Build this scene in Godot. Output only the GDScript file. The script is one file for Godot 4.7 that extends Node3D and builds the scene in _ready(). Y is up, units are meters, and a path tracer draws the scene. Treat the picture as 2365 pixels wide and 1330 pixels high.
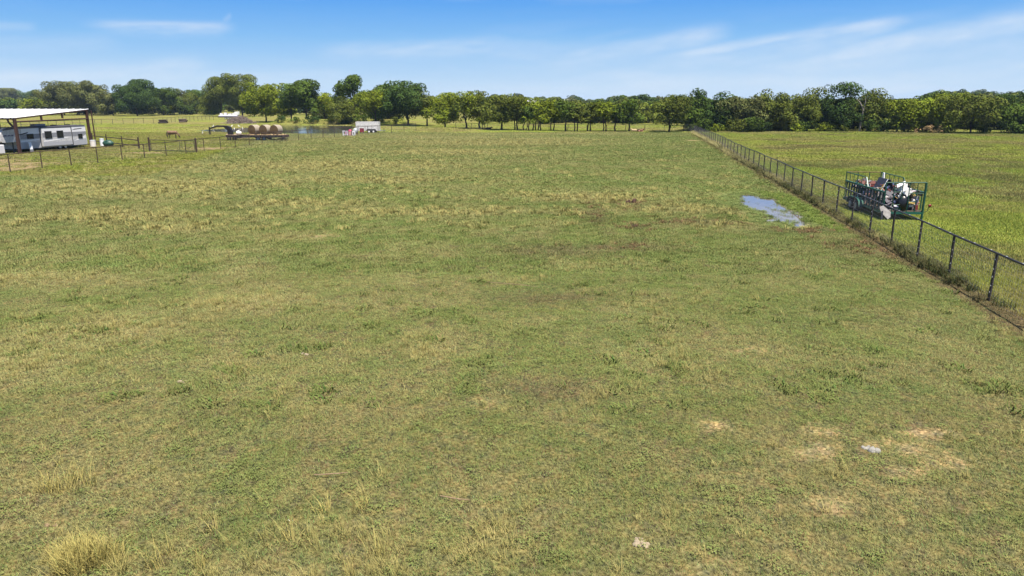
extends Node3D
# A pasture seen from about six metres up: pipe fences, a fifth-wheel camper under a carport, trailers, hay, a pond and oak woods.

const SUN_TO := Vector3(0.20, 0.93, 0.30)
const PUDDLE := [Vector2(14.9,-46.9), Vector2(15.7,-47.9), Vector2(16.0,-46.9), Vector2(16.2,-45.6), Vector2(17.0,-46.6), Vector2(16.9,-45.2), Vector2(16.4,-43.3), Vector2(16.3,-41.4), Vector2(16.1,-39.9), Vector2(16.1,-38.9), Vector2(15.6,-36.9), Vector2(14.9,-35.4), Vector2(14.1,-35.1), Vector2(14.3,-36.3), Vector2(13.8,-36.9), Vector2(13.3,-36.2), Vector2(13.7,-37.9), Vector2(14.3,-40.3), Vector2(13.9,-41.2), Vector2(14.0,-42.6), Vector2(14.4,-45.0)]
const POND := [Vector2(-70.2,-158.5), Vector2(-59.2,-149.8), Vector2(-50.7,-145.8), Vector2(-41.5,-143.9), Vector2(-34.6,-143.9), Vector2(-31.8,-147.8), Vector2(-40.7,-191.6), Vector2(-49.5,-196.8), Vector2(-57.7,-196.8), Vector2(-61.9,-191.6), Vector2(-65.9,-177.7), Vector2(-69.4,-168.2)]
const POND_Y := -0.14
const PUDDLE_Y := -0.05
# dry grass swards, bare sandy ground and dark muddy ground: centre x, z, half width, half depth
const DRY := [[-4.6,-39.3,4.0,1.2],[-16.5,-34.7,2.0,1.3],[-18.5,-24.2,3.6,1.0],[-23.9,-53.7,5.0,2.4],[-10.4,-56.8,5.0,2.2],[-7.7,-89.8,8.0,5.0],[-25.8,-49.7,4.0,1.6],[-31.6,-52.3,4.0,2.0],[-12.7,-43.2,3.0,1.5],[-10.9,-32.3,1.6,1.0],[-8.4,-21.0,1.6,0.9],[-12.2,-16.1,1.8,0.9],[-11.0,-18.4,1.6,1.0],[-5.75,-8.3,0.4,0.28],[-2.6,-9.0,0.5,0.3],[-18.0,-70.0,9.0,5.0],[-2.0,-110.0,14.0,6.0],[8.0,-140.0,16.0,4.0],[-14.0,-128.0,10.0,5.0],[-7.6,-10.2,0.3,0.2],[5.0,-46.0,4.0,2.0],[9.5,-40.5,2.5,1.5],[-21.0,-38.0,3.0,1.5],[6.0,-120.0,10.0,5.0]]
const SAND := [[5.3,-11.5,0.55,0.26],[5.9,-12.3,0.45,0.2],[6.9,-11.6,0.55,0.3],[7.5,-11.1,0.5,0.25],[7.7,-12.2,0.5,0.25],[4.9,-9.7,0.36,0.2],[2.6,-8.2,0.34,0.16],[6.6,-10.7,0.3,0.15],[-0.6,-13.6,0.35,0.16],[-8.8,-32.6,1.0,0.5],[-20.9,-28.1,0.4,0.3],[-49.5,-71.5,4.6,2.6],[-46.3,-66.5,2.0,3.0],[-55.0,-75.5,5.0,2.4],[-40.0,-95.5,2.2,3.0],[-44.5,-88.0,3.0,1.4],[29.0,-116.0,1.6,2.0],[6.2,-16.8,0.5,0.2],[3.9,-12.6,0.4,0.2]]
const MUD := [[7.2,-43.0,0.7,1.0],[6.2,-34.7,0.5,0.5],[4.5,-38.0,0.6,2.5],[9.5,-36.0,1.6,0.8],[14.3,-33.9,2.0,1.0],[14.6,-29.0,1.2,1.6],[0.8,-14.4,1.0,0.5],[2.0,-29.0,2.4,1.0],[5.0,-29.5,1.8,0.8],[1.2,-21.8,1.6,0.6]]

var rng := RandomNumberGenerator.new()
var na := FastNoiseLite.new()
var nb := FastNoiseLite.new()
var nc := FastNoiseLite.new()
var nd := FastNoiseLite.new()
var used := {}
var bins := {}
var fleck: ImageTexture
var soft: ImageTexture


# ---------------------------------------------------------------- mesh builder
class MB:
	var v := PackedVector3Array()
	var n := PackedVector3Array()
	var c := PackedColorArray()
	var ix := PackedInt32Array()
	func tri(a: Vector3, b: Vector3, d: Vector3, col := Color.WHITE) -> void:
		var k := v.size()
		var nn := (b - a).cross(d - a).normalized()
		v.append(a); v.append(b); v.append(d)
		for i in 3:
			n.append(nn); c.append(col)
		ix.append(k); ix.append(k + 2); ix.append(k + 1)
	func quad(a: Vector3, b: Vector3, d: Vector3, e: Vector3, col := Color.WHITE) -> void:
		var k := v.size()
		var nn := (b - a).cross(d - a).normalized()
		v.append(a); v.append(b); v.append(d); v.append(e)
		for i in 4:
			n.append(nn); c.append(col)
		for j in [0, 2, 1, 0, 3, 2]:
			ix.append(k + j)
	func box(m: Vector3, s: Vector3, b := Basis(), col := Color.WHITE) -> MB:
		var x := b.x * s.x * 0.5
		var y := b.y * s.y * 0.5
		var z := b.z * s.z * 0.5
		quad(m - x - y + z, m + x - y + z, m + x + y + z, m - x + y + z, col)
		quad(m + x - y - z, m - x - y - z, m - x + y - z, m + x + y - z, col)
		quad(m + x - y + z, m + x - y - z, m + x + y - z, m + x + y + z, col)
		quad(m - x - y - z, m - x - y + z, m - x + y + z, m - x + y - z, col)
		quad(m - x + y + z, m + x + y + z, m + x + y - z, m - x + y - z, col)
		quad(m - x - y - z, m + x - y - z, m + x - y + z, m - x - y + z, col)
		return self
	func bevel(m: Vector3, s: Vector3, r: float, b := Basis(), col := Color.WHITE) -> MB:
		# a box whose long edges are chamfered: an eight-sided section swept along its longest axis
		var ax := 0
		if s.y > s[ax]: ax = 1
		if s.z > s[ax]: ax = 2
		var i1 := (ax + 1) % 3
		var i2 := (ax + 2) % 3
		var h1 := s[i1] * 0.5
		var h2 := s[i2] * 0.5
		var ring := [Vector2(h1 - r, -h2), Vector2(h1, -h2 + r), Vector2(h1, h2 - r), Vector2(h1 - r, h2), Vector2(-h1 + r, h2), Vector2(-h1, h2 - r), Vector2(-h1, -h2 + r), Vector2(-h1 + r, -h2)]
		var lo := []
		var hi := []
		for p in ring:
			var q := Vector3.ZERO
			q[i1] = p.x
			q[i2] = p.y
			q[ax] = -s[ax] * 0.5
			lo.append(m + b * q)
			q[ax] = s[ax] * 0.5
			hi.append(m + b * q)
		for i in 8:
			var j := (i + 1) % 8
			quad(lo[i], lo[j], hi[j], hi[i], col)
		for i in range(1, 7):
			tri(hi[0], hi[i], hi[i + 1], col)
			tri(lo[0], lo[i + 1], lo[i], col)
		return self
	func tube(pts: Array, rad: Array, sides := 8, col := Color.WHITE, caps := true) -> MB:
		var rings := []
		var up := Vector3.UP
		for i in pts.size():
			var d: Vector3 = (pts[mini(i + 1, pts.size() - 1)] - pts[maxi(i - 1, 0)]).normalized()
			var s := d.cross(up if absf(d.dot(up)) < 0.95 else Vector3.RIGHT).normalized()
			var t := s.cross(d).normalized()
			var k := v.size()
			for j in sides:
				var a := TAU * j / sides
				var o := s * cos(a) + t * sin(a)
				v.append(pts[i] + o * rad[mini(i, rad.size() - 1)])
				n.append(o)
				c.append(col)
			rings.append(k)
		for i in pts.size() - 1:
			for j in sides:
				var a0: int = rings[i] + j
				var a1: int = rings[i] + (j + 1) % sides
				var b0: int = rings[i + 1] + j
				var b1: int = rings[i + 1] + (j + 1) % sides
				for q in [a0, a1, b1, a0, b1, b0]:
					ix.append(q)
		if caps:
			for e in [0, pts.size() - 1]:
				var mid: Vector3 = pts[e]
				var k2 := v.size()
				var nn: Vector3 = (pts[1] - pts[0]).normalized() * -1.0 if e == 0 else (pts[e] - pts[e - 1]).normalized()
				v.append(mid); n.append(nn); c.append(col)
				for j in sides:
					v.append(v[rings[e] + j]); n.append(nn); c.append(col)
				for j in sides:
					ix.append(k2)
					ix.append(k2 + 1 + (j if e != 0 else (j + 1) % sides))
					ix.append(k2 + 1 + ((j + 1) % sides if e != 0 else j))
		return self
	func bar(a: Vector3, b: Vector3, r: float, sides := 8, col := Color.WHITE) -> MB:
		return tube([a, b], [r, r], sides, col)
	func ball(m: Vector3, r: Vector3, nu := 12, nv := 8, col := Color.WHITE, rough := 0.0, noise: FastNoiseLite = null) -> MB:
		var k := v.size()
		for i in nv + 1:
			var p := PI * i / nv
			for j in nu + 1:
				var t := TAU * (j % nu) / nu
				var o := Vector3(sin(p) * cos(t), cos(p), sin(p) * sin(t))
				var f := 1.0
				if noise:
					f += rough * noise.get_noise_3dv((m + o * r) * 3.0)
				v.append(m + o * r * f)
				n.append((o / r).normalized())
				c.append(col)
		for i in nv:
			for j in nu:
				var a := k + i * (nu + 1) + j
				var b := a + nu + 1
				for q in [a, b, b + 1, a, b + 1, a + 1]:
					ix.append(q)
		return self
	func prism(poly: Array, a: Vector3, ux: Vector3, uy: Vector3, depth: Vector3, col := Color.WHITE) -> MB:
		# a flat outline (2-D points, anticlockwise seen against depth) given thickness
		var pts := []
		for p in poly:
			pts.append(a + ux * p.x + uy * p.y)
		var tris := Geometry2D.triangulate_polygon(PackedVector2Array(poly))
		for i in range(0, tris.size(), 3):
			var p0: Vector3 = pts[tris[i]]
			var p1: Vector3 = pts[tris[i + 1]]
			var p2: Vector3 = pts[tris[i + 2]]
			if (p1 - p0).cross(p2 - p0).dot(depth) > 0.0:
				var sw := p1
				p1 = p2
				p2 = sw
			tri(p0, p1, p2, col)
			tri(p0 + depth, p2 + depth, p1 + depth, col)
		var area := 0.0
		for i in poly.size():
			area += (poly[i] as Vector2).cross(poly[(i + 1) % poly.size()])
		var turned := (ux.cross(uy).dot(depth) > 0.0) != (area < 0.0)
		for i in pts.size():
			var j := (i + 1) % pts.size()
			if turned: quad(pts[i], pts[j], pts[j] + depth, pts[i] + depth, col)
			else: quad(pts[j], pts[i], pts[i] + depth, pts[j] + depth, col)
		return self
	func mesh() -> ArrayMesh:
		var a := []
		a.resize(Mesh.ARRAY_MAX)
		a[Mesh.ARRAY_VERTEX] = v
		a[Mesh.ARRAY_NORMAL] = n
		a[Mesh.ARRAY_COLOR] = c
		a[Mesh.ARRAY_INDEX] = ix
		var m := ArrayMesh.new()
		m.add_surface_from_arrays(Mesh.PRIMITIVE_TRIANGLES, a)
		return m


# ---------------------------------------------------------------- nodes
func numbered(parent: Node, called: String) -> String:
	var key := str(parent.get_instance_id()) + called
	var k: int = used.get(key, 0)
	used[key] = k + 1
	return called if k == 0 else "%s_%03d" % [called, k]

func tag(o: Node, label: String, category := "", group := "", kind := "") -> void:
	if label: o.set_meta("label", label)
	if category: o.set_meta("category", category)
	if group: o.set_meta("group", group)
	if kind: o.set_meta("kind", kind)

func thing(called: String, label: String, category: String, at := Vector3.ZERO, turn := 0.0, group := "") -> Node3D:
	var o := Node3D.new()
	o.name = numbered(self, called)
	add_child(o, true)
	o.position = at
	o.rotation.y = turn
	tag(o, label, category, group)
	return o

func put(called: String, mb, m: Material, parent: Node = self) -> MeshInstance3D:
	var o := MeshInstance3D.new()
	o.name = numbered(parent, called)
	o.mesh = mb if mb is Mesh else mb.mesh()
	o.material_override = m
	parent.add_child(o, true)
	return o

func lin(r: float, g: float, b: float) -> Color:
	return Color(r, g, b).linear_to_srgb()

func mat(r: float, g: float, b: float, rough := 0.8, metal := 0.0, tex: Texture2D = null, scale := 1.0, vc := false) -> StandardMaterial3D:
	var m := StandardMaterial3D.new()
	m.albedo_color = lin(r, g, b)
	m.roughness = rough
	m.metallic = metal
	if tex:
		m.albedo_texture = tex
		m.uv1_triplanar = true
		m.uv1_scale = Vector3.ONE * scale
	m.vertex_color_use_as_albedo = vc
	return m

func noise_tex(freq: float, lo: float, hi: float, size := 256, seed_ := 5, gamma := 1.0) -> ImageTexture:
	var f := FastNoiseLite.new()
	f.seed = seed_
	f.frequency = freq
	f.fractal_octaves = 4
	var im := f.get_seamless_image(size, size)
	im.convert(Image.FORMAT_L8)
	var d := im.get_data()
	for i in d.size():
		d[i] = int(255.0 * lerpf(lo, hi, pow(d[i] / 255.0, gamma)))
	var o := Image.create_from_data(size, size, false, Image.FORMAT_L8, d)
	o.convert(Image.FORMAT_RGB8)
	return ImageTexture.create_from_image(o)


# ---------------------------------------------------------------- the lie of the land
func poly_dist(p: Vector2, poly: Array) -> float:
	# negative inside
	var best := 1e9
	var inside := false
	var j := poly.size() - 1
	for i in poly.size():
		var a: Vector2 = poly[j]
		var b: Vector2 = poly[i]
		var t := clampf((p - a).dot(b - a) / (b - a).length_squared(), 0.0, 1.0)
		best = minf(best, p.distance_squared_to(a + (b - a) * t))
		if (b.y > p.y) != (a.y > p.y) and p.x < (a.x - b.x) * (p.y - b.y) / (a.y - b.y) + b.x:
			inside = not inside
		j = i
	return -sqrt(best) if inside else sqrt(best)

func puddle_d(x: float, z: float) -> float:
	if x < 11.0 or x > 20.0 or z > -32.0 or z < -51.0: return 9.0
	return poly_dist(Vector2(x, z), PUDDLE) + 0.34 * nc.get_noise_2d(x * 1.1, z * 0.8)

func pond_d(x: float, z: float) -> float:
	if x < -84.0 or x > -18.0 or z > -130.0 or z < -212.0: return 15.0
	return poly_dist(Vector2(x, z), POND) + 1.6 * nb.get_noise_2d(x, z)

func gh(x: float, z: float) -> float:
	var d := Vector2(x, z).length()
	var h := 0.05 * nb.get_noise_2d(x * 0.9, z * 0.9) + 0.10 * na.get_noise_2d(x, z)
	h += 0.8 * exp(-(pow((x + 15.0) / 5.5, 2.0) + pow((z + 153.0) / 3.5, 2.0)))
	h += 1.3 * exp(-pow((z + 203.0 - 0.10 * (x + 45.0)) / 3.2, 2.0)) * smoothstep(-70.0, -62.0, x) * smoothstep(-26.0, -32.0, x)
	if d > 380.0:
		h += 5.5 * smoothstep(380.0, 1000.0, d) + 1.5 * smoothstep(400.0, 800.0, d) * na.get_noise_2d(x * 0.05, z * 0.05)
	var q := puddle_d(x, z)
	if q < 3.0:
		var flat := PUDDLE_Y + 0.05 * smoothstep(0.0, 1.6, q) - 0.10 * smoothstep(0.0, 0.8, -q)
		h = lerpf(flat, h, smoothstep(0.8, 3.0, q))
	var w := pond_d(x, z)
	if w < 8.0:
		var f2 := POND_Y + 0.14 * smoothstep(0.0, 4.0, w) - 0.8 * smoothstep(0.0, 4.0, -w)
		h = lerpf(f2, h, smoothstep(3.0, 8.0, w))
	return h

func at(x: float, z: float, up := 0.0) -> Vector3:
	return Vector3(x, gh(x, z) + up, z)

func fence_x(z: float) -> float:
	return 14.4 + 0.174 * (-z - 19.0)

func beyond_fence(x: float, z: float) -> bool:
	return x > fence_x(z) and z > -147.0

func blob(list: Array, x: float, z: float, ragged: float) -> float:
	var s := 0.0
	var id := list.size()
	if not bins.has(id):
		var made := {}
		for e in list:
			for bx in range(floori((e[0] - e[2] * 2.5) / 4.0), floori((e[0] + e[2] * 2.5) / 4.0) + 1):
				for bz in range(floori((e[1] - e[3] * 2.5) / 4.0), floori((e[1] + e[3] * 2.5) / 4.0) + 1):
					if not made.has(Vector2i(bx, bz)): made[Vector2i(bx, bz)] = []
					made[Vector2i(bx, bz)].append(e)
		bins[id] = made
	var here: Array = bins[id].get(Vector2i(floori(x / 4.0), floori(z / 4.0)), [])
	if here.is_empty(): return 0.0
	for e in here:
		var dx: float = (x - e[0]) / e[2]
		var dz: float = (z - e[1]) / e[3]
		var q := dx * dx + dz * dz
		if q < 6.0:
			s = maxf(s, exp(-q * 0.8))
	if s > 0.02:
		s *= clampf(1.0 + ragged * nc.get_noise_2d(x * 1.3 + 40.0, z * 1.3), 0.0, 1.6)
	return s

# what grows here: albedo (linear) in rgb, in a the share of the soil that is covered
func sward(x: float, z: float) -> Color:
	var big := na.get_noise_2d(x + 300.0, z)
	var mid := nb.get_noise_2d(x - 90.0, z * 1.3)
	var fine := nc.get_noise_2d(x, z)
	var g := clampf(0.48 - 0.012 * clampf(x, -20.0, 20.0) + 0.9 * mid + 0.5 * big + 0.8 * fine, 0.0, 1.0)
	var c := Color(0.164, 0.192, 0.058).lerp(Color(0.232, 0.216, 0.086), g)
	var lush := smoothstep(0.12, 0.5, nd.get_noise_2d(x * 2.2 + 55.0, z * 2.2))
	c = c.lerp(Color(0.130, 0.178, 0.055), lush * 0.40)
	var cover := 1.0
	if beyond_fence(x, z) or z < -147.0:
		c = Color(0.295, 0.325, 0.066).lerp(Color(0.320, 0.288, 0.098), clampf(0.40 + 1.2 * mid + 1.6 * big, 0.0, 1.0))
		c = c.lerp(Color(0.205, 0.172, 0.076), smoothstep(0.10, 0.5, nd.get_noise_2d(x * 0.8, z * 0.8 + 20.0)) * 0.7)
	elif x < -36.0 - (z + 90.0) * -0.18 and z < -60.0:
		c = Color(0.190, 0.205, 0.040).lerp(Color(0.235, 0.205, 0.074), clampf(0.5 + 1.3 * mid + 0.8 * big, 0.0, 1.0))
	else:
		var left := clampf(0.5 - x / 60.0, 0.0, 1.0)
		var dry := smoothstep(0.22, 0.62, nd.get_noise_2d(x * 2.0, z * 2.0) + 0.30 * left - 0.14) * 0.45
		dry = maxf(dry, minf(1.0, blob(DRY, x, z, 1.2)))
		c = c.lerp(Color(0.330, 0.282, 0.125), dry * 0.7)
	var mud := blob(MUD, x, z, 1.0)
	c = c.lerp(Color(0.135, 0.105, 0.058), minf(0.62, mud * 0.7))
	cover -= 0.25 * minf(1.0, mud)
	var sand := blob(SAND, x, z, 0.4)
	if sand > 0.08:
		cover -= (0.80 if z > -40.0 else 0.95) * smoothstep(0.52, 0.85, sand + 1.6 * nc.get_noise_2d(x * 3.0, z * 3.0) * (1.0 if z > -40.0 else 0.3) + (0.0 if z > -40.0 else 0.35))
	if z > -34.0:
		cover -= 0.30 * smoothstep(0.20, 0.5, nc.get_noise_2d(x * 0.8 + 70.0, z * 0.8)) + 0.65 * smoothstep(0.12, 0.40, nc.get_noise_2d(x * 5.0 + 170.0, z * 5.0))
	var fx := absf(x - fence_x(z) + 0.25)
	if fx < 0.55 and z > -147.0 and z < -5.0:
		c = c.lerp(Color(0.150, 0.105, 0.060), 0.75)
		cover -= 0.35 * smoothstep(0.55, 0.3, fx)
	if pond_d(x, z) < 0.2:
		cover = 0.0
	var pd := puddle_d(x, z)
	if pd < 0.7:
		cover *= 0.75 * smoothstep(0.0, 0.6, pd + 0.5 * nc.get_noise_2d(x * 3.0 + 9.0, z * 3.0))
	c.a = clampf(cover, 0.0, 1.0)
	return c

func soil(x: float, z: float) -> Color:
	var s := sward(x, z)
	var earth := Color(0.150, 0.115, 0.065).lerp(Color(0.38, 0.285, 0.150), smoothstep(0.15, 0.6, blob(SAND, x, z, 0.4)))
	earth = earth.lerp(Color(0.085, 0.058, 0.036), smoothstep(0.9, 0.0, minf(puddle_d(x, z), pond_d(x, z) * 0.35)))
	var k := 0.55 * s.a
	if Vector2(x, z).length() > 60.0:
		k = 0.55 * s.a + 0.4 * s.a * smoothstep(60.0, 160.0, Vector2(x, z).length())
	return Color(lerpf(earth.r, s.r, k), lerpf(earth.g, s.g, k), lerpf(earth.b, s.b, k))


func build_sky() -> PanoramaSkyMaterial:
	var w := 4096
	var h := 2048
	var im := Image.create(w, h, false, Image.FORMAT_RGBA8)
	var stops := [[0.0, Color(0.60, 0.76, 0.93)], [1.5, Color(0.52, 0.71, 0.92)], [3.0, Color(0.38, 0.62, 0.91)], [4.6, Color(0.25, 0.53, 0.90)], [7.4, Color(0.115, 0.385, 0.88)], [12.0, Color(0.060, 0.28, 0.76)], [30.0, Color(0.045, 0.21, 0.60)], [90.0, Color(0.030, 0.15, 0.44)]]
	# cirrus streaks: azimuth and elevation of both ends, half width, strength
	var wisps := [[-29.0,4.98,-20.8,5.16,0.30,0.42],[-25.5,4.84,-21.0,5.10,0.26,0.45],[-21.0,5.48,-20.4,5.95,0.18,0.22],[-36.0,4.62,-32.4,4.70,0.22,0.25],[-14.0,3.70,-0.5,4.45,0.50,0.36],[-3.0,4.20,7.0,3.70,0.9,0.20],[2.5,3.05,15.5,5.00,0.62,0.36],[11.5,3.25,27.2,5.28,0.40,0.55],[9.0,2.9,26.0,4.45,0.75,0.30],[20.5,2.75,36.5,5.45,0.72,0.50],[17.0,2.5,37.0,3.75,1.0,0.30],[-37.0,1.15,-23.0,2.50,0.66,0.42],[-8.0,0.60,16.0,1.05,0.6,0.25],[6.0,1.35,33.0,1.75,0.85,0.32],[-24.0,1.55,-12.5,1.95,0.45,0.22],[-36.0,3.60,-28.0,4.12,0.45,0.16]]
	var f := FastNoiseLite.new()
	f.seed = 21
	f.frequency = 0.09
	f.fractal_octaves = 5
	var white := Color(0.80, 0.87, 0.96)
	for y in h:
		var el := 90.0 - (y + 0.5) * 180.0 / h
		var e := maxf(el, 0.0)
		var c: Color = stops[0][1]
		for i in stops.size() - 1:
			if e >= stops[i][0]:
				c = (stops[i][1] as Color).lerp(stops[i + 1][1], minf(1.0, (e - stops[i][0]) / (stops[i + 1][0] - stops[i][0])))
		im.fill_rect(Rect2i(0, y, w, 1), c.linear_to_srgb())
		if el < 0.0 or el > 34.0: continue
		if el > 8.0 and y % 4 != 0: continue
		var step := 4 if el > 8.0 else 1
		for x in range(0, w, step):
			var az := fposmod((x + 0.5) * 360.0 / w + 180.0, 360.0) - 180.0
			var streak := f.get_noise_2d(az * 1.1 + el * 2.2, el * 7.0)
			var s := (0.10 + 0.45 * smoothstep(-0.25, 0.45, streak)) * smoothstep(7.0, 8.6, el) * smoothstep(34.0, 16.0, el) + 0.12 * smoothstep(0.05, 0.55, streak) * smoothstep(8.0, 6.0, el)
			if absf(az) < 48.0:
				s *= 0.12 if el < 7.0 else 1.0
				s += 0.20 * smoothstep(-0.15, 0.5, f.get_noise_2d(az * 0.9 - el * 2.6 + 31.0, el * 4.5 - az * 0.35)) * smoothstep(-8.0, 14.0, az) * smoothstep(6.4, 4.6, el)
				s += 0.18 * smoothstep(-0.1, 0.5, f.get_noise_2d(az * 0.8 + 11.0, el * 6.0)) * smoothstep(3.6, 1.6, el)
				for k in wisps:
					if absf(el - 0.5 * (k[1] + k[3])) > absf(k[1] - k[3]) * 0.5 + 3.4 * k[4]: continue
					if az < k[0] - 3.0 or az > k[2] + 3.0: continue
					var t := clampf((az - k[0]) / (k[2] - k[0]), 0.0, 1.0)
					var ends := smoothstep(-0.15, 0.25, (az - k[0]) / (k[2] - k[0])) * smoothstep(1.12, 0.88, (az - k[0]) / (k[2] - k[0]))
					var dd: float = (el - lerpf(k[1], k[3], t)) / (k[4] * 1.35)
					var rag := 0.82 + 0.65 * f.get_noise_2d(az * 0.9 + k[0] * 7.0, dd * 5.0 + k[1] * 9.0) + 0.35 * f.get_noise_2d(az * 4.0, dd * 14.0)
					s = maxf(s, k[5] * clampf(rag, 0.15, 1.35) * ends * exp(-dd * dd * (2.2 if dd > 0.0 else 0.55)))
			if s > 0.004:
				var lit := c.lerp(white, minf(s, 0.75)).linear_to_srgb()
				if step == 1: im.set_pixel(x, y, lit)
				else: im.fill_rect(Rect2i(x, y - 3, 4, 4), lit)
	var m := PanoramaSkyMaterial.new()
	m.panorama = ImageTexture.create_from_image(im)
	return m


func build_ground() -> void:
	var st := PackedVector3Array()
	var cl := PackedColorArray()
	var uv := PackedVector2Array()
	var ix := PackedInt32Array()
	var rows := []
	var d := -40.0
	while d < 3600.0:
		rows.append(d)
		d += maxf(0.30 if d > 4.0 else 3.0, d * 0.014)
	var cols := 420
	for r in rows:
		var half := 1.25 * (absf(r) * 0.95 + 14.0)
		for i in cols + 1:
			var x := half * (2.0 * i / cols - 1.0)
			var z := -float(r)
			st.append(Vector3(x, gh(x, z), z))
			cl.append(soil(x, z) * 1.5)
			uv.append(Vector2(x, z) / 9.0)
	for r in rows.size() - 1:
		for i in cols:
			var a := r * (cols + 1) + i
			var b := a + cols + 1
			for q in [a, b, b + 1, a, b + 1, a + 1]:
				ix.append(q)
	var surf := SurfaceTool.new()
	surf.begin(Mesh.PRIMITIVE_TRIANGLES)
	for i in st.size():
		surf.set_color(cl[i])
		surf.set_uv(uv[i])
		surf.add_vertex(st[i])
	for q in ix:
		surf.add_index(q)
	surf.generate_normals()
	# thatch, crumbs of earth and dead leaf: a fine mottled print
	var f := FastNoiseLite.new()
	f.seed = 77
	f.frequency = 0.035
	f.fractal_octaves = 5
	var g := FastNoiseLite.new()
	g.seed = 78
	g.frequency = 0.12
	g.fractal_octaves = 3
	var n := 768
	var ia := f.get_seamless_image(n, n)
	var ib := g.get_seamless_image(n, n)
	ia.convert(Image.FORMAT_L8)
	ib.convert(Image.FORMAT_L8)
	var da := ia.get_data()
	var db := ib.get_data()
	var out := PackedByteArray()
	out.resize(n * n * 3)
	for i in n * n:
		var a := da[i] / 255.0
		var b := db[i] / 255.0
		var l := 0.50 + 0.28 * (b - 0.5) * 2.0 + 0.12 * (a - 0.5) * 2.0
		var warm := (a - 0.5) * 0.22
		out[i * 3] = int(255.0 * clampf((l + warm * 0.5 + 0.10) , 0.05, 1.0))
		out[i * 3 + 1] = int(255.0 * clampf(l + 0.10, 0.05, 1.0))
		out[i * 3 + 2] = int(255.0 * clampf(l + 0.10 - warm * 0.4, 0.05, 1.0))
	var m := StandardMaterial3D.new()
	m.albedo_texture = ImageTexture.create_from_image(Image.create_from_data(n, n, false, Image.FORMAT_RGB8, out))
	m.vertex_color_use_as_albedo = true
	m.roughness = 1.0
	m.metallic_specular = 0.1
	var o := put("ground", surf.commit(), m)
	o.set_meta("kind", "structure")


# ---------------------------------------------------------------- grass
func grass_patch(blades: int, radius: float, lo: float, hi: float, width: float, lean: float, straw: float, seed_: int, bent := false) -> ArrayMesh:
	var r := RandomNumberGenerator.new()
	r.seed = seed_
	var mb := MB.new()
	for i in blades:
		var a := r.randf() * TAU
		var q := radius * sqrt(r.randf())
		var p := Vector3(cos(a) * q, -0.01, sin(a) * q)
		var h := lerpf(lo, hi, pow(r.randf(), 1.4))
		var b := r.randf() * TAU
		var tip := Vector3(cos(b), 0, sin(b)) * h * lean * (0.3 + r.randf()) + Vector3(0, h, 0)
		var side := Vector3(cos(b + 1.57 + r.randf() * 0.8), 0, sin(b + 1.57 + r.randf() * 0.8)) * width * (0.6 + 0.8 * r.randf())
		var t := 0.72 + 0.5 * r.randf()
		var col := Color(t, t, t)
		if r.randf() < straw:
			col = Color(1.5 * t, 1.32 * t, 1.7 * t)
		elif r.randf() < 0.22:
			col = Color(0.60 * t, 0.85 * t, 0.8 * t)
		if bent:
			var mid := p + tip * 0.55 + Vector3(0, h * 0.10, 0)
			var end := p + tip * Vector3(1.25, 0.95, 1.25)
			mb.quad(p - side, p + side, mid + side * 0.7, mid - side * 0.7, col)
			mb.tri(mid - side * 0.7, mid + side * 0.7, end, col)
		else:
			mb.tri(p - side, p + side, p + tip, col)
	return mb.mesh()

func scatter(called: String, label: String, mesh: Mesh, m: Material, places: Array) -> void:
	# places: [x, z, turn, scale, height scale, colour]
	if places.is_empty(): return
	var mm := MultiMesh.new()
	mm.transform_format = MultiMesh.TRANSFORM_3D
	mm.use_colors = true
	mm.mesh = mesh
	mm.instance_count = places.size()
	for i in places.size():
		var p: Array = places[i]
		var b := Basis(Vector3.UP, p[2]).scaled(Vector3(p[3], p[4], p[3]))
		mm.set_instance_transform(i, Transform3D(b, at(p[0], p[1])))
		mm.set_instance_color(i, p[5])
	var o := MultiMeshInstance3D.new()
	o.name = numbered(self, called)
	o.multimesh = mm
	o.material_override = m
	add_child(o, true)
	tag(o, label, "grass", "", "stuff")

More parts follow.
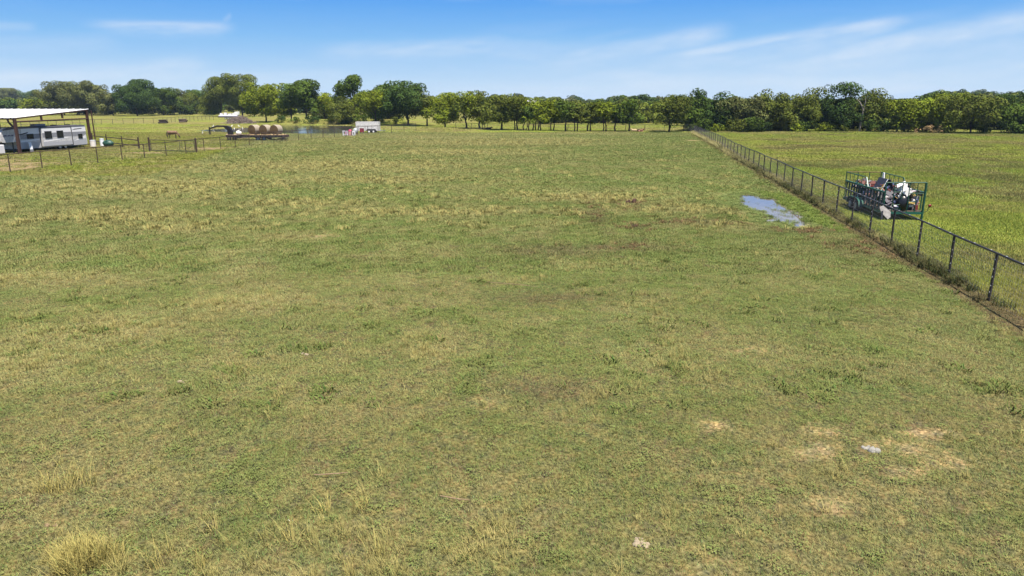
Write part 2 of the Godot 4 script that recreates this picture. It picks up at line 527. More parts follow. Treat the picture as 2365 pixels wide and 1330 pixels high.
func build_grass() -> void:
	var leaf := StandardMaterial3D.new()
	leaf.vertex_color_use_as_albedo = true
	leaf.roughness = 0.9
	leaf.metallic_specular = 0.1
	leaf.cull_mode = BaseMaterial3D.CULL_DISABLED
	var bands := [[5.5, 14.0, 230.0, 0.13, 26, 0.012, 0.048, 0.0050], [14.0, 25.0, 140.0, 0.17, 30, 0.015, 0.055, 0.0065], [25.0, 45.0, 64.0, 0.26, 40, 0.02, 0.07, 0.011], [45.0, 75.0, 26.0, 0.42, 46, 0.025, 0.08, 0.019], [75.0, 120.0, 10.0, 0.7, 56, 0.03, 0.10, 0.03], [120.0, 205.0, 3.6, 1.15, 60, 0.03, 0.08, 0.05]]
	for bi in bands.size():
		var e: Array = bands[bi]
		var short := []
		var tall := []
		var near: float = e[0]
		var far: float = e[1]
		var half := 0.76 * far + 3.0
		var count := int((far - near) * 2.0 * half * e[2])
		for i in count:
			var z := -lerpf(near, far, rng.randf())
			var x := half * (2.0 * rng.randf() - 1.0)
			if absf(x) > 0.76 * -z + 3.0: continue
			var s := sward(x, z)
			if rng.randf() > s.a: continue
			var v := 0.66 + 0.68 * rng.randf()
			if z < -25.0: v = 0.80 + 0.40 * rng.randf()
			var tint := Color(s.r * v * (0.94 + 0.12 * rng.randf()), s.g * v, s.b * v)
			var meadow := beyond_fence(x, z)
			var sc := 0.75 + 0.5 * rng.randf()
			var hs := sc * (1.0 + 0.7 * maxf(0.0, nb.get_noise_2d(x * 2.0, z * 2.0)))
			if meadow:
				tall.append([x, z, rng.randf() * TAU, sc * 1.1, sc * (1.6 + 1.0 * nb.get_noise_2d(x, z)), tint])
			else:
				if puddle_d(x, z) < 1.5: hs *= 0.4
				short.append([x, z, rng.randf() * TAU, sc, hs, tint])
		scatter("short_grass", "short patchy green and yellow turf of the grazed pasture", grass_patch(e[4], e[3], e[5], e[6], e[7], 1.25, 0.15, 100 + bi), leaf, short)
		scatter("meadow_grass", "taller bright grass of the meadow beyond the dark pipe fence", grass_patch(e[4], e[3], e[5], e[6] * 1.1, e[7], 0.7, 0.12, 200 + bi), leaf, tall)
	# dry bunches of old stems, thickest where the sward is dry
	var tuft := grass_patch(34, 0.10, 0.10, 0.34, 0.0035, 0.75, 0.5, 301, true)
	var tuft_far := grass_patch(40, 0.30, 0.12, 0.34, 0.012, 0.8, 0.5, 302, true)
	var near_t := []
	var far_t := []
	for i in 150000:
		var z := -lerpf(6.0, 120.0, pow(rng.randf(), 1.25))
		var x := (0.76 * -z + 3.0) * (2.0 * rng.randf() - 1.0)
		if x > fence_x(z) - 0.6 or puddle_d(x, z) < 0.3: continue
		var dry := minf(1.0, blob(DRY, x, z, 1.4))
		var left := clampf(0.5 - x / 50.0, 0.0, 1.0)
		var spot := smoothstep(0.30, 0.6, nd.get_noise_2d(x * 1.6, z * 2.0) + 0.2 * left)
		if rng.randf() > maxf(dry * 0.42, spot * 0.18) + 0.008: continue
		var v := 0.8 + 0.5 * rng.randf()
		var tint := Color(0.32 * v, 0.27 * v, 0.105 * v).lerp(Color(0.17, 0.17, 0.05), rng.randf() * 0.6)
		var sc := 0.45 + 0.6 * rng.randf()
		(near_t if z > -34.0 else far_t).append([x, z, rng.randf() * TAU, sc, sc * 0.85, tint])
	# the big bunch at the left foot of the picture and its neighbours
	for k in [[-5.75, -8.3, 0.44, 80], [-7.3, -10.3, 0.5, 7], [-2.4, -9.2, 1.0, 6], [-4.6, -8.2, 0.8, 5]]:
		for i in k[3]:
			var x: float = k[0] + k[2] * rng.randfn(0.0, 0.5)
			var z: float = k[1] + k[2] * rng.randfn(0.0, 0.38)
			var v := 0.8 + 0.4 * rng.randf()
			near_t.append([x, z, rng.randf() * TAU, 0.8 + 0.4 * rng.randf(), 0.9 + 0.7 * rng.randf(), Color(0.33 * v, 0.28 * v, 0.095 * v)])
	scatter("dry_grass", "straw coloured bunches of old grass standing in the near turf", tuft, leaf, near_t)
	scatter("dry_grass", "pale straw coloured swards of old grass across the pasture", tuft_far, leaf, far_t)
	# rank growth along the fence foot and round the puddle
	var weed := grass_patch(30, 0.12, 0.12, 0.42, 0.007, 0.6, 0.12, 303, true)
	var weeds := []
	for i in 5200:
		var z := -lerpf(12.0, 146.0, pow(rng.randf(), 1.1))
		var x := fence_x(z) + rng.randfn(0.05, 0.16)
		var k := nd.get_noise_2d(z * 1.3, 9.0)
		if rng.randf() > 0.45 + 0.9 * k: continue
		var far := smoothstep(-50.0, -95.0, z)
		var tint := Color(0.085, 0.100, 0.034).lerp(Color(0.13, 0.095, 0.05), rng.randf() * 0.7).lerp(Color(0.33, 0.29, 0.13), maxf(far * 0.75, smoothstep(0.0, 0.4, nd.get_noise_2d(z * 0.8, 60.0)) * 0.6))
		weeds.append([x, z, rng.randf() * TAU, 0.9 + 0.6 * rng.randf() + far, 0.55 + 0.55 * rng.randf() + far * 0.6, tint])
	scatter("fence_weeds", "dark weeds and dry stems along the foot of the pipe fence", weed, leaf, weeds)
	var lush := []
	for i in 9000:
		var x := lerpf(11.5, 18.4, rng.randf())
		var z := lerpf(-50.0, -31.5, rng.randf())
		var q := puddle_d(x, z)
		var right := x > 15.6 + 0.10 * (-z - 36.0)
		if q < (-0.25 if nc.get_noise_2d(x * 2.0, z * 2.0) > 0.16 else 0.06) or q > (2.4 if right else 1.0) or x > fence_x(z) - 0.7: continue
		if rng.randf() > 0.75 - 0.3 * q: continue
		var v := 0.8 + 0.5 * rng.randf()
		lush.append([x, z, rng.randf() * TAU, 0.6 + 0.5 * rng.randf(), (0.16 + 0.34 * rng.randf()) if right else 0.12 + 0.14 * rng.randf(), Color(0.150 * v, 0.190 * v, 0.046 * v) if right else Color(0.15 * v, 0.18 * v, 0.06 * v)])
	for k in [[15.35, -40.3, 0.32, 46], [15.0, -38.9, 0.22, 22], [14.5, -36.6, 0.30, 30], [15.4, -37.0, 0.22, 18], [15.1, -43.6, 0.12, 6], [14.6, -44.2, 0.10, 5], [15.9, -42.6, 0.14, 8], [14.2, -38.0, 0.2, 16]]:
		for i in k[3]:
			var v2 := 0.8 + 0.5 * rng.randf()
			lush.append([k[0] + k[2] * rng.randfn(), k[1] + 1.8 * k[2] * rng.randfn(), rng.randf() * TAU, 0.5 + 0.4 * rng.randf(), 0.25 + 0.4 * rng.randf(), Color(0.13 * v2, 0.165 * v2, 0.04 * v2)])
	scatter("puddle_grass", "rank bright green grass round the rain puddle", weed, leaf, lush)
	# reddish weeds left of the puddle and dead stalks on the trampled mud
	var sorrel := grass_patch(36, 0.20, 0.08, 0.30, 0.008, 0.7, 0.05, 306, true)
	var red_t := []
	for k in [[7.2, -43.2, 0.9, 1.8, 40], [6.2, -34.9, 0.7, 0.7, 22], [4.6, -39.5, 0.6, 3.0, 30], [9.6, -36.2, 1.5, 0.9, 30], [14.8, -29.5, 0.9, 1.8, 30], [14.2, -33.6, 1.3, 0.6, 26], [5.6, -30.0, 1.2, 0.6, 14]]:
		for i in k[4]:
			var v3 := 0.75 + 0.5 * rng.randf()
			red_t.append([k[0] + k[2] * rng.randfn(), k[1] + k[3] * rng.randfn(), rng.randf() * TAU, 0.7 + 0.6 * rng.randf(), 0.3 + 0.5 * rng.randf(), Color(0.17 * v3, 0.105 * v3, 0.058 * v3)])
	scatter("sorrel_weeds", "reddish brown weeds in patches left of and below the puddle", sorrel, leaf, red_t)
	# tussocks of greener grass that the animals leave
	var tuss := grass_patch(44, 0.22, 0.06, 0.20, 0.010, 0.9, 0.08, 305, true)
	var green_t := []
	for i in 26000:
		var z := -lerpf(13.0, 110.0, pow(rng.randf(), 1.2))
		var x := (0.76 * -z + 3.0) * (2.0 * rng.randf() - 1.0)
		if x > fence_x(z) - 0.8 or puddle_d(x, z) < 1.0: continue
		var k := nd.get_noise_2d(x * 4.0 + 130.0, z * 4.0)
		if rng.randf() > 0.35 * smoothstep(0.18, 0.45, k) + 0.012: continue
		var v := 0.8 + 0.4 * rng.randf()
		green_t.append([x, z, rng.randf() * TAU, 0.6 + 0.7 * rng.randf() + 0.006 * -z, 0.4 + 0.5 * rng.randf(), Color(0.105 * v, 0.140 * v, 0.036 * v).lerp(Color(0.20, 0.16, 0.07), 0.35 * rng.randf())])
	scatter("tussock_grass", "darker green tussocks left standing in the pasture", tuss, leaf, green_t)
	# low broad-leaved weeds that make the darker patches
	var herb := MB.new()
	var hr := RandomNumberGenerator.new()
	hr.seed = 9
	for i in 34:
		var a := hr.randf() * TAU
		var q := 0.11 * sqrt(hr.randf())
		var p := Vector3(cos(a) * q, 0.015 + 0.05 * hr.randf(), sin(a) * q)
		var s := 0.007 + 0.009 * hr.randf()
		var u := Vector3(cos(a * 3.0), 0.5 * hr.randf() - 0.1, sin(a * 3.0)) * s
		var w := Vector3(-sin(a * 3.0), 0.5 * hr.randf() - 0.2, cos(a * 3.0)) * s * 0.7
		var t := 0.7 + 0.6 * hr.randf()
		herb.quad(p - u, p - w, p + u, p + w, Color(t, t, t))
	var herbs := []
	for i in 60000:
		var z := -lerpf(6.0, 30.0, rng.randf())
		var x := (0.76 * -z + 2.0) * (2.0 * rng.randf() - 1.0)
		if x > fence_x(z) - 0.5: continue
		var k := nd.get_noise_2d(x * 5.0 + 400.0, z * 5.0)
		if rng.randf() > 0.16 * smoothstep(0.0, 0.45, k) + 0.02: continue
		var v := 0.8 + 0.5 * rng.randf()
		herbs.append([x, z, rng.randf() * TAU, 0.7 + 0.7 * rng.randf(), 0.8 + 0.6 * rng.randf(), Color(0.125 * v, 0.150 * v, 0.046 * v)])
	scatter("low_weeds", "low dark leafy weeds in patches of the near turf", herb.mesh(), leaf, herbs)


# ---------------------------------------------------------------- trees
func crown_mesh(w: float, lo: float, hi: float, tone: Color, r: RandomNumberGenerator, open := 0.0, leaf := 0.34, amount := 1.0) -> Array:
	var mb := MB.new()
	var mid := Vector3(0, (lo + hi) * 0.5, 0)
	var ext := Vector3(w * 0.5, (hi - lo) * 0.5, w * 0.5)
	var lobes := []
	var span := minf(w, (hi - lo) * 1.25)
	var boughs := 4 + int(w * 0.35) + (r.randi() % 2)
	var spin := r.randf() * TAU
	for b in boughs + 1:
		var az := spin + TAU * b / boughs + r.randfn() * 0.3
		var up := r.randf_range(-0.75, 0.55)
		var reach := sqrt(1.0 - up * up) * r.randf_range(0.45, 0.80)
		var centre := mid + Vector3(cos(az) * reach, up, sin(az) * reach) * ext
		if b == boughs:
			centre = mid + Vector3(r.randfn() * 0.2, 0.58, r.randfn() * 0.2) * ext
		var size := span * (r.randf_range(0.18, 0.30) if b < boughs else 0.30) * (1.0 - 0.25 * open)
		var shade := r.randf_range(0.80, 1.25)
		for i in 6:
			var rad := size * r.randf_range(0.42, 0.80)
			var c := centre + Vector3(r.randfn(), r.randfn() * 0.7, r.randfn()) * size * 0.55
			c.y = clampf(c.y, lo + rad * 0.4, hi - rad * 0.7)
			lobes.append([c, rad, shade * r.randf_range(0.85, 1.15)])
	if open < 0.5:
		for i in 8:
			var rad2 := span * r.randf_range(0.15, 0.24)
			lobes.append([mid + Vector3(r.randfn(), r.randfn() * 1.3, r.randfn()) * ext * 0.26, rad2, 0.9])
	for l in lobes:
		var rad: float = l[1]
		var m := int(rad * rad * 92.0 * amount)
		for i in m:
			var dir := Vector3(r.randfn(), r.randfn() + 0.25, r.randfn()).normalized()
			var q := rad * (0.72 + 0.33 * sqrt(r.randf()))
			var p: Vector3 = l[0] + dir * q * Vector3(1.0, 0.78, 1.0)
			if nc.get_noise_3dv(p * 2.4 + Vector3(w * 9.0, 0, 0)) < -0.18: continue
			var nn := (dir * 1.1 + Vector3(r.randfn(), r.randfn(), r.randfn()) * 0.40 + Vector3(0, 0.2, 0)).normalized()
			var u := nn.cross(Vector3(r.randfn(), r.randfn(), r.randfn())).normalized()
			var s := leaf * (0.55 + 0.8 * r.randf())
			var x := u * s * 0.5
			var y := nn.cross(u) * s * 0.36
			var t: float = l[2] * (0.84 + 0.32 * r.randf())
			mb.quad(p - x, p - y + nn * s * 0.08, p + x, p + y - nn * s * 0.05, Color(tone.r * t * (0.9 + 0.2 * r.randf()), tone.g * t, tone.b * t))
	return [mb, lobes]

const TONES := [Color(0.042, 0.070, 0.018), Color(0.090, 0.108, 0.021), Color(0.132, 0.164, 0.017), Color(0.064, 0.097, 0.018), Color(0.102, 0.112, 0.038)]
var bark: StandardMaterial3D
var foliage: StandardMaterial3D

func tree(called: String, label: String, x: float, z: float, h: float, w: float, kind: int, group: String, seed_: int, clear := 0.26, open := 0.0, stems := 1) -> Node3D:
	var r := RandomNumberGenerator.new()
	r.seed = seed_
	var t := thing(called, label, "tree", at(x, z), 0.0, group)
	var tone: Color = TONES[kind]
	var lo := h * clear
	var big := h > 10.0
	var made := crown_mesh(w * 1.32, lo, h * (1.02 if h > 10.0 else 1.04), tone, r, open, 0.46 if big else 0.34, 1.05 if big else 1.25)
	var lobes: Array = made[1]
	var tr := MB.new()
	for s in stems:
		var off := Vector3((s - (stems - 1) * 0.5) * 0.55, 0, r.randfn() * 0.2) if stems > 1 else Vector3.ZERO
		var rad := (0.10 + h * 0.014) * (1.0 if stems == 1 else 0.72)
		var top := Vector3(r.randfn() * 0.06 * w, lo + (h - lo) * 0.55, r.randfn() * 0.06 * w) + off
		var m1 := off + Vector3(r.randfn() * 0.12, lo * 0.5, r.randfn() * 0.12)
		var m2 := off.lerp(top, 0.55) + Vector3(r.randfn() * 0.15, 0, r.randfn() * 0.15)
		tr.tube([off + Vector3(0, -0.15, 0), off + Vector3(0, 0.25, 0), m1, m2, top], [rad * 1.5, rad * 1.05, rad * 0.9, rad * 0.65, rad * 0.25], 8)
		for i in mini(7 if stems == 1 else 3, lobes.size()):
			var l: Array = lobes[(i * 3 + s) % lobes.size()]
			var from := m1.lerp(top, 0.25 + 0.5 * r.randf())
			var to: Vector3 = l[0]
			tr.tube([from, from.lerp(to, 0.5) + Vector3(0, 0.12 * from.distance_to(to), 0), to], [rad * 0.42, rad * 0.3, rad * 0.1], 5, Color.WHITE, false)
	put("trunk", tr, bark, t)
	put("crown", made[0], foliage, t)
	return t


const TREES := [
	[-480.0,-699.0,13.2,18.6,4,"pale olive bush crown at the far left edge above the carport roof"],
	[-455.0,-699.0,12.0,19.8,3,"rounded green bush crown above the middle of the carport roof"],
	[-206.6,-337.5,14.6,12.4,4,"tall grey-green oak, first of the high row right of the bushes"],
	[-196.0,-337.5,15.0,15.6,4,"broad grey-green oak whose foot meets the right end of the carport roof"],
	[-178.4,-326.9,11.0,10.9,4,"lower grey-green oak just right of the carport roof tip"],
	[-162.5,-316.9,15.0,14.3,0,"tall dark oak with a pale bare trunk left of the horse"],
	[-161.0,-337.5,12.1,9.6,3,"dense dark green tree straight behind the grazing horse"],
	[-164.2,-360.9,11.9,9.4,4,"thin greyish tree right behind the utility pole"],
	[-161.2,-373.8,11.5,13.3,3,"low wide green tree between the utility pole and the tall oaks"],
	[-126.0,-316.9,15.7,13.2,1,"big olive oak rising behind the white junk trailer"],
	[-110.3,-298.7,17.1,10.6,1,"tallest oak of the left group, above the brush pile"],
	[-74.9,-222.1,11.2,11.4,2,"broad bright green tree right of the brush pile"],
	[-65.8,-217.4,9.2,5.9,3,"narrow green tree above the right hay bale"],
	[-60.1,-212.9,11.9,7.6,3,"tall dark round-topped tree behind the left end of the pond"],
	[-55.6,-217.4,8.6,5.9,2,"yellow-green tree with two dark stems behind the pond"],
	[-45.4,-199.5,6.3,7.0,1,"low bushy tree on the far pond bank"],
	[-46.5,-212.9,13.1,8.4,3,"tall open tree with gaps in its crown left of the white cargo trailer"],
	[-36.1,-193.1,8.6,8.7,2,"dense bright green tree straight behind the white cargo trailer"],
	[-39.4,-222.1,10.7,7.7,3,"darker tree showing over the bright one behind the cargo trailer"],
	[-27.0,-189.5,10.9,8.8,0,"big very dark round oak right of the white cargo trailer"],
	[-21.7,-186.1,8.4,4.7,1,"slim olive tree touching the right side of the very dark oak"],
	[-15.7,-170.7,7.7,6.7,2,"bright tree above the grassy mound"],
	[-10.5,-168.0,8.0,5.2,2,"yellow-green tree just right of the grassy mound"],
	[-7.5,-168.0,8.5,5.0,1,"tallest tree right of the grassy mound"],
	[-6.4,-165.3,2.6,2.8,2,"small bright round tree on two dark stems by the lying black calf"],
	[-2.3,-160.1,7.2,5.0,1,"first olive tree of the straight row, right of the lying black calf"],
	[0.9,-157.7,7.5,4.9,1,"second and highest tree of the straight row"],
	[3.0,-155.3,5.3,2.8,3,"short slim tree, third of the straight row"],
	[5.3,-155.3,6.6,3.9,2,"fourth tree of the straight row, bright topped"],
	[8.6,-155.3,6.1,4.1,2,"fifth tree of the straight row on a clump of thin stems"],
	[11.3,-153.0,6.3,3.6,3,"sixth tree of the straight row, deep green"],
	[13.5,-153.0,6.3,3.6,1,"seventh tree of the straight row, olive"],
	[16.2,-153.0,5.9,3.6,1,"eighth tree of the straight row, olive and leaning crown"],
	[19.5,-153.0,5.9,4.0,2,"ninth tree of the straight row, bright green"],
	[21.7,-153.0,5.5,2.7,3,"tenth and narrowest tree of the straight row"],
	[24.3,-150.8,6.3,4.0,3,"dark tree on a single straight trunk left of the lying tan calves"],
	[32.1,-148.6,7.0,5.3,1,"lone pointed tree beside the far fence corner"],
	[37.4,-153.0,7.1,4.6,3,"first green tree of the right woods behind the fence bend"],
	[40.5,-155.3,8.1,5.0,0,"dark double-topped oak behind the fence bend"],
	[43.9,-155.3,7.9,4.1,0,"dark oak next right of the double-topped one"],
	[46.5,-155.3,7.2,3.7,3,"narrow green tree in a dip of the right woods skyline"],
	[50.4,-153.0,6.8,7.5,4,"broad rusty olive tree low in the right woods"],
	[54.6,-155.3,8.3,6.9,1,"round olive oak above the broad rusty one"],
	[58.2,-153.0,7.5,5.7,1,"lower olive tree between two higher oaks of the right woods"],
	[62.0,-153.0,8.6,5.8,1,"ragged-topped oak left of the highest crowns of the right woods"],
	[65.9,-153.0,9.1,5.1,0,"high dark oak, left of the two highest in the right woods"],
	[69.6,-153.0,9.5,5.8,0,"highest dark oak of the right woods, beside the bleached dead trunk"],
	[74.8,-153.0,8.9,4.4,1,"thin ragged tree just right of the bleached dead trunk"],
	[76.6,-150.8,7.2,5.6,1,"olive tree right of the ragged one"],
	[78.6,-148.6,6.3,5.3,2,"yellow-green tree in the right woods above the green trailer"],
	[81.5,-146.5,6.5,5.4,2,"brightest yellow tree of the right woods by the tan brush"],
	[87.1,-146.5,7.3,7.7,2,"wide yellow-green oak right of the tan brush"],
	[89.9,-142.4,6.9,9.5,1,"widest round olive oak at the right, reaching down to the meadow"],
	[97.4,-140.5,5.6,5.5,3,"low green tree at the right end of the meadow"],
	[107.6,-160.1,8.2,7.1,0,"dark hill-top crown near the right edge"],
	[102.1,-140.5,6.2,6.7,1,"olive tree cut by the right edge"],
	[110.7,-146.5,7.7,7.0,0,"dark tree just past the right edge"]]

const NTH := ["first", "second", "third", "fourth", "fifth", "sixth", "seventh", "eighth", "ninth", "tenth", "eleventh", "twelfth", "thirteenth", "fourteenth", "fifteenth", "sixteenth", "seventeenth", "eighteenth", "nineteenth"]

func build_trees() -> void:
	bark = mat(0.085, 0.065, 0.050, 0.95, 0.0, fleck, 0.8)
	foliage = StandardMaterial3D.new()
	foliage.vertex_color_use_as_albedo = true
	foliage.roughness = 0.85
	foliage.metallic_specular = 0.12
	foliage.cull_mode = BaseMaterial3D.CULL_DISABLED
	foliage.backlight_enabled = true
	foliage.backlight = Color(0.08, 0.09, 0.03)
	for i in TREES.size():
		var e: Array = TREES[i]
		var woods: bool = e[0] > 36.0
		var clear := 0.05 if woods else (0.12 if e[1] < -250.0 else 0.20)
		var open := 0.0
		var stems := 1
		var group := "oaks behind the paddock and the pond"
		if e[0] > -5.0 and e[0] < 30.0:
			clear = 0.27
			stems = [2, 1, 2, 3, 4, 2, 1, 2, 2, 2, 1, 1][i % 12]
			group = "trees of the straight row along the far fence"
			if e[0] > 24.0: stems = 1
		elif woods:
			group = "trees of the woods behind the meadow"
		elif e[1] < -250.0 and e[1] > -600.0:
			open = 0.35
		elif e[1] < -600.0:
			clear = 0.05
			group = "bushes far left"
		if i in [15, 16, 24]:
			clear = [0.12, 0.30, 0.42][[15, 16, 24].find(i)]
			open = 0.9 if i == 16 else 0.0
			if i == 24: stems = 2
		if i == 36: clear = 0.2
		tree("oak_tree" if e[2] > 8.0 else "field_tree", e[5], e[0], e[1], e[2], e[3], e[4], group, 900 + i * 7, clear, open, stems)
	# bleached dead tree in the right woods
	var dead := thing("dead_tree", "bleached bare dead trunk with forked limbs in the right woods", "tree", at(72.0, -150.6))
	var dm := mat(0.30, 0.26, 0.23, 0.9)
	put("trunk", MB.new().tube([Vector3(0, -0.1, 0), Vector3(0.1, 2.2, 0), Vector3(0.25, 4.2, 0.1), Vector3(-0.1, 5.2, 0)], [0.22, 0.17, 0.13, 0.08], 8), dm, dead)
	put("limb", MB.new().tube([Vector3(-0.1, 5.1, 0), Vector3(-0.7, 6.0, 0.1), Vector3(-1.4, 6.5, 0.1)], [0.12, 0.09, 0.03], 6), dm, dead)
	put("limb", MB.new().tube([Vector3(0.25, 4.3, 0.1), Vector3(0.5, 5.9, 0.1), Vector3(0.35, 7.2, 0.2)], [0.13, 0.08, 0.03], 6), dm, dead)
	# undergrowth at the wood edge
	var spots := []
	var r := RandomNumberGenerator.new()
	r.seed = 4
	for i in 19:
		spots.append([37.5 + i * 3.7 + 2.6 * r.randf(), -151.6 + 0.22 * i * (i / 12.0) + r.randf() * 2.4, 1.0 + 2.2 * r.randf(), 1.8 + 2.4 * r.randf(), [3, 2, 1, 3, 0, 2][i % 6]])
	for i in spots.size():
		var s: Array = spots[i]
		var t := thing("shrub", "low leafy shrub at the foot of the right woods, %s from the fence bend" % NTH[i], "shrub", at(s[0], s[1]), 0.0, "shrubs along the wood edge")
		var q := RandomNumberGenerator.new()
		q.seed = 3000 + i
		var made := crown_mesh(s[3] * 1.25, 0.0, s[2], TONES[s[4]], q, 0.0, 0.26, 1.9)
		put("crown", made[0], foliage, t)
		put("stem", MB.new().tube([Vector3(0, -0.1, 0), Vector3(0.1, s[2] * 0.6, 0)], [0.06, 0.02], 5), bark, t)
	for i in 8:
		var sx := -64.0 + i * 4.6
		var t2 := thing("shrub", "dark low shrub on the far bank of the pond, %s from the left" % NTH[i], "shrub", at(sx, -199.8 + 0.12 * (sx + 45.0)), 0.0, "shrubs on the far pond bank")
		var qs := RandomNumberGenerator.new()
		qs.seed = 3300 + i
		put("crown", crown_mesh(5.0, 0.0, 1.5 + 0.9 * qs.randf(), TONES[[0, 3, 0, 1][i % 4]], qs, 0.0, 0.28, 1.6)[0], foliage, t2)
		put("stem", MB.new().tube([Vector3(0, -0.1, 0), Vector3(0.1, 1.0, 0)], [0.06, 0.02], 5), bark, t2)
	var tan_ := thing("brush", "tan dry brush at the foot of the right woods", "brush", at(82.5, -143.0))
	var q2 := RandomNumberGenerator.new()
	q2.seed = 77
	put("crown", crown_mesh(7.0, 0.0, 1.6, Color(0.24, 0.17, 0.085), q2, 0.0, 0.24, 1.8)[0], foliage, tan_)
	# woods further back, seen only as a mass
	var protos := []
	for k in 3:
		var q := RandomNumberGenerator.new()
		q.seed = 500 + k
		protos.append(crown_mesh(8.0, 0.2, 8.0, Color.WHITE, q, 0.0, 0.75, 0.42)[0].mesh())
	var sets := [[], [], []]
	for i in 7000:
		var a := deg_to_rad(lerpf(-44.0, 44.0, r.randf()))
		var d := lerpf(165.0, 1900.0, pow(r.randf(), 2.1))
		var x := d * sin(a)
		var z := -d * cos(a)
		var deg := rad_to_deg(a)
		var okay := false
		if deg > 14.0:
			okay = z < -160.0 and not (x < 40.0)
		elif deg > -2.5:
			okay = z < -205.0 and (z < -420.0 or nb.get_noise_2d(x * 0.25, z * 0.25) > -0.25)
		else:
			okay = z < -345.0 and z > -400.0 and deg < -14.0 or z < -236.0 and z > -262.0 and deg > -15.0 and nb.get_noise_2d(x * 0.3, 4.0) > -0.1 or z < -430.0 and (z < -900.0 or na.get_noise_2d(x * 0.3 + 50.0, z * 0.3) > -0.1)
		if not okay: continue
		var v := (0.7 + 0.6 * r.randf()) * (0.62 if deg < -2.5 and d < 420.0 else 1.0)
		var tone: Color = TONES[[0, 1, 3, 1, 3, 4, 2][r.randi() % 7]]
		var rise := 0.0058 + 0.006 * nb.get_noise_1d(deg * 4.0) + 0.003 * nb.get_noise_1d(deg * 17.0)
		var top := 6.0 + d * (rise if deg > -2.5 and deg < 15.0 else (0.0125 if deg > 30.0 else (0.004 if deg > 0.0 else 0.0060)))
		var sy := minf(13.0, maxf(3.0, top - gh(x, z))) / 8.0 * (0.55 + 0.30 * r.randf() + 0.35 * nb.get_noise_2d(x * 0.12, z * 0.05))
		var sc := sy * (0.8 + 0.4 * r.randf())
		if absf(x - 14.5) < 9.0 and z > -600.0 and z < -300.0 or absf(x - 122.0) < 8.0 and z > -600.0 and z < -400.0: continue
		sets[i % 3].append([x, z, r.randf() * TAU, sc * (1.0 + d / 2500.0), sy, Color(tone.r * v, tone.g * v, tone.b * v)])
	for k in 3:
		scatter("far_woods", "mass of far woods on the horizon", protos[k], foliage, sets[k])


# ---------------------------------------------------------------- fences
func pipe_fence(called: String, label: String, path: Array, spacing: float, height: float, pr: float, rr: float, m: Material, wire := true, ties := false) -> Node3D:
	var pts := []
	for i in path.size() - 1:
		var a: Vector2 = path[i]
		var b: Vector2 = path[i + 1]
		var n := maxi(1, roundi(a.distance_to(b) / spacing))
		for k in n:
			pts.append(a.lerp(b, float(k) / n))
	pts.append(path[-1])
	var o := at(path[0].x, path[0].y)
	var f := thing(called, label, "fence", o)
	var post := MB.new().tube([Vector3(0, -0.3, 0), Vector3(0, height, 0)], [pr, pr], 8).mesh()
	var tops := []
	var feet := []
	for i in pts.size():
		var g := at(pts[i].x, pts[i].y) - o
		var lean := Vector3(rng.randfn() * 0.014, 0, rng.randfn() * 0.014)
		var p := put("post", post, m, f)
		p.position = g
		p.rotation = Vector3(lean.x, 0, lean.z)
		tops.append(g + Vector3(0, height + rng.randfn() * 0.012, 0))
		feet.append(g)
	put("top_rail", MB.new().tube(tops, [rr], 8), m, f)
	if wire:
		var w := MB.new()
		var rad := 0.0034
		for i in pts.size() - 1:
			for k in 9:
				var u := 0.04 + (height - 0.1) * k / 8.0
				w.tube([feet[i] + Vector3(0, u, 0), feet[i + 1] + Vector3(0, u, 0)], [rad], 3, Color.WHITE, false)
			var n2 := int(feet[i].distance_to(feet[i + 1]) / 0.15)
			for k in n2:
				var b: Vector3 = feet[i].lerp(feet[i + 1], (k + 0.5) / n2)
				w.tube([b + Vector3(0, 0.03, 0), b + Vector3(0, height - 0.04, 0)], [rad * 0.8], 3, Color.WHITE, false)
		put("wire_mesh", w, mat(0.26, 0.25, 0.27, 0.5, 0.5), f).set_meta("kind", "stuff")
	if ties:
		var t := MB.new()
		for i in mini(14, pts.size() - 1):
			for k in 5:
				var p: Vector3 = feet[i] + Vector3(-pr * 0.8, height * (0.15 + 0.17 * k + 0.05 * rng.randf()), pr * 0.6)
				t.box(p, Vector3(0.014, 0.02 + 0.03 * rng.randf(), 0.014))
			for k in 3:
				var p2: Vector3 = tops[i].lerp(tops[i + 1], (k + 0.3 + 0.3 * rng.randf()) / 3.0)
				t.box(p2 + Vector3(0, rr * 0.8, 0), Vector3(0.04, 0.02, 0.04))
		put("wire_ties", t, mat(0.55, 0.55, 0.57, 0.5, 0.3), f).set_meta("kind", "stuff")
	return f

